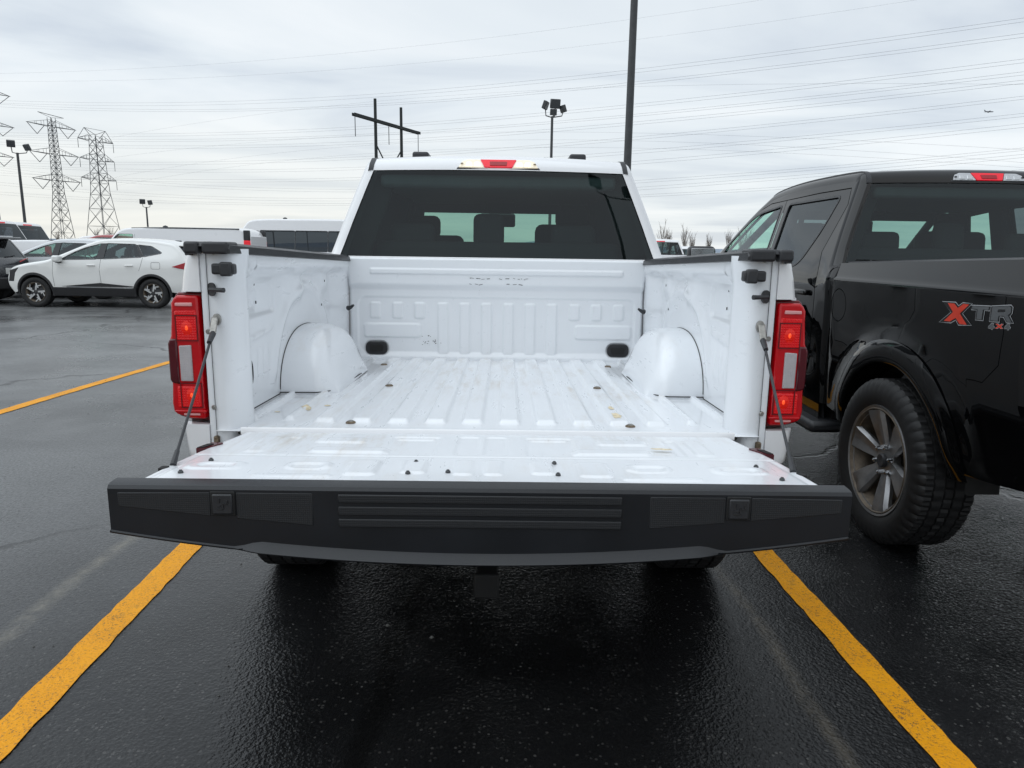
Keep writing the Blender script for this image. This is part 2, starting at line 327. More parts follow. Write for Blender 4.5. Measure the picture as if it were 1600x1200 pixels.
# ------------------------------------------------------------------ mesh helpers
class MB:
    def __init__(s): s.v = []; s.f = []; s.m = []
    def add(s, vs_, fs, mi=0):
        o = len(s.v); s.v += [tuple(map(float, p)) for p in vs_]
        s.f += [tuple(i + o for i in f) for f in fs]; s.m += [mi] * len(fs)
        return s
    def box(s, c, d, rot=None, mi=0):
        vv = [Vector((x * d[0] / 2, y * d[1] / 2, z * d[2] / 2)) for x in (-1, 1) for y in (-1, 1) for z in (-1, 1)]
        if rot is not None: vv = [rot @ p for p in vv]
        vv = [p + Vector(c) for p in vv]
        return s.add(vv, [(0, 1, 3, 2), (4, 6, 7, 5), (0, 4, 5, 1), (2, 3, 7, 6), (0, 2, 6, 4), (1, 5, 7, 3)], mi)
    def bar(s, a, b, w, h=None, mi=0):
        a, b = Vector(a), Vector(b); d = b - a; L = d.length
        q = d.to_track_quat('Y', 'Z').to_matrix()
        return s.box((a + b) / 2, (w, L, h or w), q, mi)
    def tube(s, pts, r, n=8, mi=0, cap=True):
        pts = [Vector(p) for p in pts]; rr = r if isinstance(r, (list, tuple)) else [r] * len(pts)
        vv = []; ff = []
        t0 = (pts[1] - pts[0]).normalized(); up = Vector((0, 0, 1)) if abs(t0.z) < 0.9 else Vector((1, 0, 0))
        x = t0.cross(up).normalized()
        for i, p in enumerate(pts):
            t = (pts[min(i + 1, len(pts) - 1)] - pts[max(i - 1, 0)]).normalized()
            x = (x - t * x.dot(t)).normalized(); y = t.cross(x)
            for k in range(n):
                a = 2 * math.pi * k / n
                vv.append(p + (x * math.cos(a) + y * math.sin(a)) * rr[i])
        for i in range(len(pts) - 1):
            for k in range(n):
                ff.append((i * n + k, i * n + (k + 1) % n, (i + 1) * n + (k + 1) % n, (i + 1) * n + k))
        if cap: ff += [tuple(range(n - 1, -1, -1)), tuple(range((len(pts) - 1) * n, len(pts) * n))]
        return s.add(vv, ff, mi)
    def lathe_x(s, prof, n=48, c=(0, 0, 0), closed=True, mi=0, mod=None):
        """prof: (x, r) points turned about the X axis"""
        vv = []; ff = []; P = len(prof)
        for k in range(n):
            a = 2 * math.pi * k / n
            for j, (x, r) in enumerate(prof):
                r2 = r + (mod(j, k) if mod else 0)
                vv.append((c[0] + x, c[1] + r2 * math.cos(a), c[2] + r2 * math.sin(a)))
        for k in range(n):
            k2 = (k + 1) % n
            for j in range(P if closed else P - 1):
                j2 = (j + 1) % P
                ff.append((k * P + j, k * P + j2, k2 * P + j2, k2 * P + j))
        return s.add(vv, ff, mi)
    def lathe_z(s, prof, n=16, c=(0, 0, 0), mi=0):
        vv = []; ff = []; P = len(prof)
        for k in range(n):
            a = 2 * math.pi * k / n
            for (r, z) in prof: vv.append((c[0] + r * math.cos(a), c[1] + r * math.sin(a), c[2] + z))
        for k in range(n):
            k2 = (k + 1) % n
            for j in range(P - 1): ff.append((k * P + j, k2 * P + j, k2 * P + j + 1, k * P + j + 1))
        return s.add(vv, ff, mi)
    def prism(s, poly, f0, f1, mi=0):
        """poly 2-D points; f0/f1 map a 2-D point to 3-D for the two ends"""
        n = len(poly); vv = [f0(p) for p in poly] + [f1(p) for p in poly]
        ff = [tuple(range(n)), tuple(range(2 * n - 1, n - 1, -1))] + [(i, i + n, (i + 1) % n + n, (i + 1) % n) for i in range(n)]
        return s.add(vv, ff, mi)
    def grid(s, P, mi=0, flip=False):
        """P: array rows x cols x 3"""
        P = np.asarray(P); a, b_ = P.shape[:2]
        ff = []
        for i in range(a - 1):
            for j in range(b_ - 1):
                q = (i * b_ + j, i * b_ + j + 1, (i + 1) * b_ + j + 1, (i + 1) * b_ + j)
                ff.append(q[::-1] if flip else q)
        return s.add(P.reshape(-1, 3), ff, mi)
    def obj(s, name, mat, parent=None, bevel=0, seg=2, sharp=35, flat=False, fix=True):
        me = bpy.data.meshes.new(name); me.from_pydata(s.v, [], s.f); me.update()
        mats = mat if isinstance(mat, (list, tuple)) else [mat]
        for m in mats: me.materials.append(m)
        if len(mats) > 1: me.polygons.foreach_set('material_index', s.m)
        if fix:
            bm = bmesh.new(); bm.from_mesh(me); bmesh.ops.recalc_face_normals(bm, faces=bm.faces); bm.to_mesh(me); bm.free()
        if not flat:
            me.polygons.foreach_set('use_smooth', [True] * len(me.polygons))
            me.set_sharp_from_angle(angle=R(sharp))
        o = bpy.data.objects.new(name, me); COL.objects.link(o)
        if parent is not None: o.parent = parent
        if bevel:
            b = o.modifiers.new('bevel', 'BEVEL'); b.width = bevel; b.segments = seg; b.limit_method = 'ANGLE'; b.angle_limit = R(40)
            b.harden_normals = False
        return o

def thing(name, label, cat, loc=(0, 0, 0), rz=0, group=None):
    o = bpy.data.objects.new(name, None); COL.objects.link(o); o.location = loc; o.rotation_euler = (0, 0, rz)
    o.empty_display_size = 0.2
    return tag(o, label, cat, group)
def tag(o, label=None, cat=None, group=None, kind=None):
    if label: o['label'] = label
    if cat: o['category'] = cat
    if group: o['group'] = group
    if kind: o['kind'] = kind
    return o
KIDS = {}
def copy_tree(o, parent=None):
    c = o.copy(); COL.objects.link(c)
    if parent is not None: c.parent = parent
    for ch in list(o.children): copy_tree(ch, c)
    return c

def sst(a, b, x):
    t = np.clip((np.asarray(x, float) - a) / (b - a), 0, 1); return t * t * (3 - 2 * t)
def rrect(x, z, cx, cz, w, h, r, edge):
    """1 inside a rounded rectangle, 0 outside, soft over 'edge'"""
    qx = np.abs(x - cx) - (w / 2 - r); qz = np.abs(z - cz) - (h / 2 - r)
    d = np.hypot(np.maximum(qx, 0), np.maximum(qz, 0)) + np.minimum(np.maximum(qx, qz), 0) - r
    return 1 - sst(-edge, 0.0, d)
def inpoly(P, poly):
    P = np.asarray(P, float); x, y = P[:, 0], P[:, 1]; ins = np.zeros(len(P), bool)
    n = len(poly)
    for i in range(n):
        x0, y0 = poly[i]; x1, y1 = poly[(i + 1) % n]
        c = ((y0 > y) != (y1 > y))
        with np.errstate(divide='ignore', invalid='ignore'):
            xi = (x1 - x0) * (y - y0) / (y1 - y0 + 1e-15) + x0
        ins ^= c & (x < xi)
    return ins
def edgedist(P, poly):
    P = np.asarray(P, float); d = np.full(len(P), 1e9)
    for i in range(len(poly)):
        a = np.array(poly[i]); b = np.array(poly[(i + 1) % len(poly)]); ab = b - a
        t = np.clip(((P - a) @ ab) / (ab @ ab + 1e-15), 0, 1)
        d = np.minimum(d, np.hypot(*(P - a - t[:, None] * ab).T))
    return d
def cdt(outline, holes=(), spacing=0.1, extra=()):
    """triangulate a 2-D region with interior points; returns pts, tris, component list"""
    loops = [outline] + list(holes); V = []; E = []
    for lp in loops:
        o = len(V); V += [tuple(p) for p in lp]; E += [(o + i, o + (i + 1) % len(lp)) for i in range(len(lp))]
    A = np.array(outline); mn, mx = A.min(0), A.max(0)
    gx, gy = np.meshgrid(np.arange(mn[0], mx[0], spacing), np.arange(mn[1], mx[1], spacing)); gx[1::2] += spacing / 2
    G = np.c_[gx.ravel(), gy.ravel()]; k = inpoly(G, outline)
    for h in holes: k &= ~inpoly(G, h)
    G = G[k]
    if len(G):
        d = np.full(len(G), 1e9)
        for lp in loops: d = np.minimum(d, edgedist(G, lp))
        G = G[d > spacing * 0.35]
    for ln in extra:
        A_ = np.array(ln, float)
        if len(G):
            d = np.full(len(G), 1e9)
            for a_, b_ in zip(A_[:-1], A_[1:]):
                ab = b_ - a_; t_ = np.clip(((G - a_) @ ab) / (ab @ ab), 0, 1); d = np.minimum(d, np.hypot(*(G - a_ - t_[:, None] * ab).T))
            G = G[d > spacing * .4]
        o = len(V); V += [tuple(p) for p in A_]; E += [(o + q, o + q + 1) for q in range(len(A_) - 1)]
    V += [tuple(p) for p in G]
    r = delaunay_2d_cdt([Vector(p) for p in V], E, [], 0, 1e-6)
    pts = np.array([tuple(p) for p in r[0]]); T = np.array(r[2])
    C = pts[T].mean(1); keep = inpoly(C, outline)
    for h in holes: keep &= ~inpoly(C, h)
    return pts, T[keep]
def comps(T):
    par = {}
    def find(a):
        while par.setdefault(a, a) != a: par[a] = par[par[a]]; a = par[a]
        return a
    for t in T:
        a = find(t[0])
        for q in t[1:]: par[find(q)] = a
    g = {}
    for t in T: g.setdefault(find(t[0]), []).append(t)
    return [np.array(x) for x in g.values()]
def rounded(poly, r, n=4):
    out_ = []
    for i, p in enumerate(poly):
        rr = r[i] if isinstance(r, (list, tuple)) else r
        p = Vector(p[:2]); a = Vector(poly[i - 1][:2]) - p; b = Vector(poly[(i + 1) % len(poly)][:2]) - p
        q = min(rr, a.length * .45, b.length * .45)
        if q < 1e-4: out_.append(tuple(p)); continue
        s_, e_ = p + a.normalized() * q, p + b.normalized() * q
        for k in range(n + 1):
            t = k / n; out_.append(tuple(s_ * (1 - t) ** 2 + p * 2 * t * (1 - t) + e_ * t * t))
    return out_
def offset_poly(poly, d):
    P = [Vector(p) for p in poly]; n = len(P)
    area = sum(P[i].x * P[(i + 1) % n].y - P[(i + 1) % n].x * P[i].y for i in range(n))
    s_ = 1 if area > 0 else -1; out_ = []
    for i in range(n):
        t = (P[(i + 1) % n] - P[i - 1]).normalized(); out_.append(tuple(P[i] + Vector((t.y, -t.x)) * d * s_))
    return out_
def strip_poly(line, w):
    """thin polygon round a polyline"""
    L_ = [Vector(p) for p in line]; a = []; b = []
    for i, p in enumerate(L_):
        t = (L_[min(i + 1, len(L_) - 1)] - L_[max(i - 1, 0)]).normalized(); n = Vector((-t.y, t.x)) * w / 2
        a.append(tuple(p + n)); b.append(tuple(p - n))
    return a + b[::-1]
def catmull(ctrl, n=6):
    C = np.array(ctrl, float); out_ = []
    for i in range(len(C) - 1):
        p0 = C[max(i - 1, 0)]; p1 = C[i]; p2 = C[i + 1]; p3 = C[min(i + 2, len(C) - 1)]
        d = max(np.linalg.norm(p2[:2] - p1[:2]), 1e-6)
        m1 = (p2 - p0) / max(np.linalg.norm((p2 - p1)[:2]) + np.linalg.norm((p1 - p0)[:2]), 1e-6) * d
        m2 = (p3 - p1) / max(np.linalg.norm((p3 - p2)[:2]) + np.linalg.norm((p2 - p1)[:2]), 1e-6) * d
        for k in range(n):
            t = k / n
            out_.append((2 * t**3 - 3 * t**2 + 1) * p1 + (t**3 - 2 * t**2 + t) * m1 + (-2 * t**3 + 3 * t**2) * p2 + (t**3 - t**2) * m2)
    out_.append(C[-1]); return np.array(out_)

# ------------------------------------------------------------------ ground
def gz(y):
    return -0.09 * sst(4.0, 15.0, y)
def build_ground():
    ys = np.r_[-3000, -300, -40, np.arange(-8, 24, 0.5), 30, 60, 200, 800, 4000]
    xs = np.r_[-4000, -600, -100, np.arange(-30, 31, 2.0), 100, 600, 4000]
    X, Y = np.meshgrid(xs, ys); Z = gz(Y)
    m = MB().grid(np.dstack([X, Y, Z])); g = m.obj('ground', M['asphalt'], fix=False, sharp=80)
    tag(g, 'dark wet asphalt of the parking lot', None, None, 'structure')
    # yellow bay lines, sheets just above the asphalt
    for x0, sl, w, y0, y1, lab in ((-1.400, -.037, .115, -6, 4.6, 'worn yellow parking line to the left of the white pickup'),
                               (1.318, -.023, .104, -6, 5.0, 'worn yellow parking line between the white and black pickups'),
                               (-4.37, .047, .115, -6, 9.5, 'yellow parking line farther off on the left, running towards the white crossover')):
        yy = np.arange(y0, y1 + .01, 0.06)
        P = []
        rs = np.random.RandomState(int(abs(x0) * 100))
        for y in yy:
            a, b = rs.uniform(-.004, .004, 2); xc = x0 + sl * y
            P.append([(xc - w / 2 + a, y, gz(y) + .004), (xc + w / 2 + b, y, gz(y) + .004)])
        o = MB().grid(P).obj('parking_line', M['line'], fix=False); tag(o, lab, None, None, 'structure')
build_ground()

# ------------------------------------------------------------------ generic car body
def build_body(root, ctrl, W, fillet, arches, sill_z, paint, windows=(), seams=(), glass_rows=(), n=5, spacing=0.1,
               crossn=14, margin=0.06, lining=True, glass_side=None, panel_names=None, side_mat=None, window_trim=True, arch_top_shift=0):
    """ctrl: (y, z, crown) along the middle from rear bottom over the roof to front bottom.
    W(y, z) half width.  arches: (y, z, radius).  windows: list of (name, polygon, material).
    glass_rows: (ctrl index a, ctrl index b, name, material, margin)."""
    D = catmull(ctrl, n); path = D[:, :2]; crown = D[:, 2]
    tg = np.gradient(path, axis=0); tg /= np.linalg.norm(tg, axis=1)[:, None] + 1e-9
    inn = np.c_[tg[:, 1], -tg[:, 0]]                                  # inward normal
    off = path + inn * fillet
    bottom = []
    y_front, y_rear = path[-1, 0], path[0, 0]
    # bottom run from front to rear with wheel arches
    bl = [(off[-1, 0], sill_z[1])]
    for (ay, az, ar) in sorted(arches, key=lambda q: -q[0]):
        a0 = math.asin(max(-1, min(1, (sill_z[0] - az) / ar)))
        for k in range(17):
            a = a0 + (math.pi - 2 * a0) * k / 16
            bl.append((ay + ar * math.cos(a), az + ar * math.sin(a)))
    bl.append((off[0, 0], sill_z[1]))
    outline = [tuple(p) for p in off] + bl
    # drop repeated points
    oo = []
    for p in outline:
        if not oo or (abs(p[0] - oo[-1][0]) + abs(p[1] - oo[-1][1])) > 2e-3: oo.append(p)
    outline = oo
    holes = [w[1] for w in windows] + [strip_poly(s_, 0.007) for s_ in seams]
    pts, T = cdt(outline, holes, spacing)
    groups = comps(T); groups.sort(key=lambda g: -len(g))
    wv = W(pts[:, 0], pts[:, 1])
    for sg in (-1, 1):
        for gi, g in enumerate(groups):
            if len(g) < 3: continue
            ids, inv = np.unique(g.ravel(), return_inverse=True); tri = inv.reshape(-1, 3)
            c = pts[ids].mean(0)
            nm = panel_names(c) if panel_names else 'side_panel'
            vv = np.c_[sg * wv[ids], pts[ids]]
            MB().add(vv, [tuple(t) for t in tri]).obj(nm, side_mat or paint, root, sharp=50)
        for (nm, poly, gm) in windows:
            p2 = offset_poly(poly, 0.004); gp, gt = cdt(p2, (), spacing * 1.4)
            gw = W(gp[:, 0], gp[:, 1]) - 0.008
            go = MB().add(np.c_[sg * gw, gp], [tuple(t) for t in gt]).obj(nm, gm, root)
            if window_trim:
                a = np.array(offset_poly(poly, 0.002)); b_ = np.array(offset_poly(poly, 0.016))
                m = MB(); k = len(a)
                rows = [np.c_[sg * (W(q[:, 0], q[:, 1]) + dx), q] for q, dx in ((a, -0.006), (a, 0.003), (b_, 0.003), (b_, -0.002))]
                rows = [np.vstack([r_, r_[:1]]) for r_ in rows]
                m.grid(np.stack(rows)).obj('window_trim', M['plastic'], go)
        if seams:
            m = MB()
            for s_ in seams:
                q = np.array(strip_poly(s_, 0.03)); h = len(q) // 2
                a, b_ = q[:h], q[h:][::-1]
                m.grid(np.stack([np.c_[sg * (W(z[:, 0], z[:, 1]) - 0.012), z] for z in (a, b_)]))
            m.obj('door_seal', M['seal'], root)
    # strip over the top
    N = len(path)
    arc = [(0, 0), (22, 0), (45, 0), (68, 0), (90, 0)]
    def row(i, inset=0.0, gm=margin):
        w_off = float(W(off[i, 0], off[i, 1])); xs = []; offs = []
        for a, _ in arc: xs.append(w_off - fillet + fillet * math.cos(R(a))); offs.append(fillet * (1 - math.sin(R(a))))
        wi = w_off - fillet
        xs.append(wi - gm); offs.append(0.0)
        for k in range(1, crossn): xs.append((wi - gm) * (1 - 2 * k / crossn)); offs.append(0.0)
        xs += [-(wi - gm)]; offs += [0.0]
        xs += [-x for x in xs[:5][::-1]]; offs += offs[:5][::-1]
        xs = np.array(xs); offs = np.array(offs)
        cr = crown[i] * (1 - np.clip(np.abs(xs) / max(w_off, 1e-3), 0, 1) ** 2)
        tot = offs + inset - cr
        return np.c_[xs, path[i, 0] + inn[i, 0] * tot, path[i, 1] + inn[i, 1] * tot]
    ncol = 5 + crossn + 1 + 5
    g0, g1 = 5, 5 + crossn
    rows = [row(i) for i in range(N)]
    blocked = np.zeros((N - 1, ncol - 1), bool)
    for (a, b_, nm, gm, mg) in glass_rows:
        for i in range(a * n, b_ * n): blocked[i, g0:g1] = True
        rr = [row(i, 0.007) for i in range(a * n, b_ * n + 1)]
        P = np.stack(rr)[:, g0:g1 + 1]
        go = MB().grid(P).obj(nm, gm, root, sharp=60)
        # black edge of the pane
        o_ = [row(i) for i in (a * n, b_ * n)]
    P = np.stack(rows); idx = np.arange(N * ncol).reshape(N, ncol); F = []
    for i in range(N - 1):
        for j in range(ncol - 1):
            if not blocked[i, j]: F.append((idx[i, j], idx[i, j + 1], idx[i + 1, j + 1], idx[i + 1, j]))
    MB().add(P.reshape(-1, 3), F).obj('body_shell', paint, root, sharp=50)
    if lining:
        m = MB(); P2 = np.stack([row(i, 0.03) for i in range(N)]); P2[:, :, 0] *= 0.97
        m.add(P2.reshape(-1, 3), F)
        ol2 = [tuple(p) for p in (path + inn * (fillet + 0.02))] + bl
        p3, t3 = cdt(outline, [w[1] for w in windows], spacing * 2)
        w3 = W(p3[:, 0], p3[:, 1]) - 0.035
        for sg in (-1, 1): m.add(np.c_[sg * w3, p3], [tuple(t) for t in t3])
        # floor pan
        fl = [[(-0.8, y, sill_z[1] + 0.02), (0.8, y, sill_z[1] + 0.02)] for y in np.linspace(y_rear + .1, y_front - .1, 6)]
        m.grid(fl)
        m.obj('cabin_lining', M['lining'], root, fix=False)
    return dict(path=path, off=off, inn=inn, rows=rows, n=n, row=row)

# ------------------------------------------------------------------ wheels
def make_wheel(root, x, y, z, r, width, rim_r, side, rim='six', mats=None, detail=True):
    """a wheel part whose outer face looks towards side*X"""
    hw = width / 2; s = side
    barrel = MB().lathe_x([(s * hw * .86, rim_r + .012), (s * hw * .92, rim_r - .004), (s * hw * .80, rim_r - .018), (s * hw * .1, rim_r - .045), (-s * hw * .8, rim_r - .03), (-s * hw * .86, rim_r + .005)], 48, closed=False)
    barrel.lathe_x([(s * hw * .0, 0.02), (s * hw * .0, rim_r - .05), (-s * .01, rim_r - .05), (-s * .01, 0.02)], 32)
    w = barrel.obj('wheel', M['dusty'] if detail else M['under'], root); w.location = (x, y, z)
    tr = 10 if detail else 0
    half = [(.84, rim_r + .004), (.98, rim_r + .035), (1.03, (r + rim_r) / 2), (.99, r - .035), (.90, r - .012), (.80, r), (.56, r), (.545, r - .010), (.505, r - .010), (.49, r), (.19, r), (.175, r - .010), (.135, r - .010), (.12, r)]
    prof = [(-a, b) for a, b in half] + half[::-1]
    prof = [(a * hw, b) for a, b in prof]; NP = len(prof)
    def mod(j, k):
        if not detail: return 0
        j = min(j, NP - 1 - j); q = k % 4
        if j in (3, 4, 5): return -0.009 if q == 0 else 0
        if j in (6, 9): return -0.008 if q == 2 else 0
        if j in (10, 13): return -0.008 if q == 1 else 0
        return 0
    MB().lathe_x(prof, 200 if detail else 40, mod=mod).obj('tyre', M['rubber'], w, sharp=28)
    if rim == 'six':
        ns = 6
        for k in range(ns):
            a = 2 * math.pi * k / ns + 0.26
            ca, sa = math.cos(a), math.sin(a)
            def mp(dx):
                return lambda p: (dx + s * p[2], p[0] * ca - p[1] * sa, p[0] * sa + p[1] * ca)
            R0, R1 = 0.055, rim_r - .012
            sec = []
            for rr, hwid, xx in ((R0, .030, .55), (R0 + .04, .036, .62), ((R0 + R1) / 2, .050, .72), (R1 - .03, .063, .84), (R1, .070, .86)):
                sec.append((rr, hwid, xx * hw))
            vv = []; ff = []
            for (rr, hwid, xx) in sec:
                for (tt, dx) in ((-hwid, -.014), (-hwid * .80, .004), (-hwid * .15, 0.0), (hwid * .15, 0.0), (hwid * .80, .004), (hwid, -.014), (hwid * .9, -.035), (-hwid * .9, -.035)):
                    vv.append((s * (xx + dx), rr * ca - tt * sa, rr * sa + tt * ca))
            for i in range(len(sec) - 1):
                for j in range(8):
                    ff.append((i * 8 + j, i * 8 + (j + 1) % 8, (i + 1) * 8 + (j + 1) % 8, (i + 1) * 8 + j))
            ff += [tuple(range(8)), tuple(range(39, 31, -1))]
            MB().add(vv, ff).obj('spoke', M['alloy'], w, sharp=22)
            a2 = a + math.pi / ns
            q = MB().lathe_x([(s * hw * .50, .001), (s * hw * .50, .012), (s * hw * .72, .010), (s * hw * .76, .001)], 8, (0, .068 * math.cos(a2), .068 * math.sin(a2)), closed=False)
            q.obj('lug_nut', M['chrome'], w)
        MB().lathe_x([(s * hw * .30, .085), (s * hw * .56, .085), (s * hw * .60, .055), (s * hw * .60, .001)], 24, closed=False).obj('hub', M['alloy'], w)
        MB().lathe_x([(s * hw * .58, .036), (s * hw * .70, .036), (s * hw * .74, .030), (s * hw * .72, .001)], 24, closed=False).obj('hub_cap', M['plastic'], w)
        MB().lathe_x([(s * hw * .80, rim_r - .020), (s * hw * .905, rim_r + .002), (s * hw * .93, rim_r + .012), (s * hw * .86, rim_r + .016)], 64, closed=False).obj('rim_lip', M['alloy'], w)
    elif rim == 'split':                                              # two-tone blades, five groups
        for k in range(5):
            a = 2 * math.pi * k / 5 + .35
            for da, wd, r0, r1, tl in ((0.0, .020, .05, rim_r - .01, .16), (.50, .016, rim_r * .52, rim_r - .01, -.42), (.18, .013, rim_r * .68, rim_r - .01, .5)):
                aa = a + da
                p0 = Vector((s * hw * .78, r0 * math.cos(aa), r0 * math.sin(aa))); p1 = Vector((s * hw * .86, r1 * math.cos(aa + tl), r1 * math.sin(aa + tl)))
                MB().bar(p0, p1, .012, wd * 2).obj('spoke', M['chrome'], w)
        MB().lathe_x([(s * hw * .2, rim_r - .02), (s * hw * .74, .06), (s * hw * .78, .001)], 24, closed=False).obj('hub_cap', M['plastic'], w)
        MB().lathe_x([(s * hw * .80, rim_r - .012), (s * hw * .92, rim_r + .004), (s * hw * .86, rim_r + .010)], 40, closed=False).obj('rim_lip', M['plastic'], w)
    else:
        m = MB()
        for k in range(8):
            a = 2 * math.pi * k / 8
            m.bar((s * hw * .7, .04 * math.cos(a), .04 * math.sin(a)), (s * hw * .82, rim_r * math.cos(a), rim_r * math.sin(a)), .015, .05)
        m.obj('spokes', M['alloy'], w)
    return w

# ------------------------------------------------------------------ pickup truck
ZB = (1.40, 1.284, 1.270, 1.20, 1.10, 0.95, 0.80, 0.62, 0.40)
WB = (0.893, 0.938, 0.950, 0.949, 0.946, 0.944, 0.940, 0.922, 0.90)
AXR, AXF, AXZ, TYR = 0.965, 4.63, 0.405, 0.408
def flare(y, z):
    o = 0
    for ay in (AXR, AXF):
        d = np.hypot(y - ay, z - AXZ); o = o + 0.040 * (1 - sst(0.50, 0.70, d)) * sst(0.35, 0.60, z)
    return o
def W_box(y, z):
    return np.interp(z, ZB[::-1], WB[::-1]) + flare(y, z)
ZC = (0.40, 0.62, 0.80, 0.95, 1.10, 1.20, 1.270, 1.284, 1.33, 1.366, 1.54, 1.745, 1.83, 1.95)
WC = (0.915, 0.930, 0.942, 0.946, 0.947, 0.949, 0.950, 0.940, 0.924, 0.910, 0.850, 0.772, 0.738, 0.690)
def W_cab(y, z):
    w = np.interp(z, ZC, WC)
    hi = sst(1.3, 1.75, z)
    w = w + hi * 0.035 * sst(1.85, 2.9, y)
    # bonnet end and front narrow slightly
    w = w - 0.07 * sst(4.9, 5.6, y)
    w = w - (w - 0.88) * sst(4.15, 4.5, y) * sst(1.18, 1.34, z) * 0.5
    return w + flare(y, z)

def floor_z(y): return 0.857 - 0.0195 * y
def floor_h(X, Y):
    X = np.asarray(X, float); Y = np.asarray(Y, float)
    Z = floor_z(Y) - 0.013
    for k in range(-7, 7):
        c = .065 + .122 * k; hw_ = .034 if abs(c) < .60 else .016
        prof = 1 - sst(hw_ - .008, hw_ + .004, np.abs(X - c))
        ys0 = .125 if abs(c) < .6 else .15
        Z = Z + 0.013 * prof * sst(ys0, ys0 + .030, Y)
    return Z + 0.013 * (1 - sst(.015, .06, Y)) * (1 - sst(.70, .76, np.abs(X)))
def wall_x(y, z):
    """inner face of the left box wall, |x|"""
    b = 0.838 - 0.006 * sst(0.84, 1.2, z)
    b = b - 0.050 * sst(1.29, 1.345, z)                               # folds in under the rail
    b = b - 0.040 * sst(1.42, 1.66, y) * (1 - sst(1.29, 1.345, z))    # joins the bulkhead
    # stamped ribs and bulges
    for c, wd in ((0.80, 0.10), (1.26, 0.09)):
        b = b - 0.022 * np.exp(-((y - c - (1.34 - z) * .12) / wd) ** 4) * sst(1.16, 1.24, z) * (1 - sst(1.30, 1.34, z))
    rr = np.hypot((y - 0.97) * 0.92, (z - 0.84))
    b = b - 0.014 * np.exp(-((rr - 0.40) / 0.028) ** 2) * sst(0.86, 0.95, z) * (1 - sst(1.0, 1.5, y) * .3)
    b = b + 0.012 * rrect(y, z, 0.43, 1.225, 0.31, 0.13, 0.03, 0.014)
    b = b + 0.008 * rrect(y, z, 0.36, 1.225, 0.10, 0.085, 0.015, 0.01)
    b = b - 0.010 * np.exp(-((z - 1.09 - (y - .3) * .08) / 0.010) ** 2) * sst(.25, .32, y) * (1 - sst(.50, .58, y))
    for c in (.36, .42, .48): b = b - 0.004 * np.exp(-((y - c) / .012) ** 2) * sst(.92, .96, z) * (1 - sst(1.02, 1.06, z))
    return b

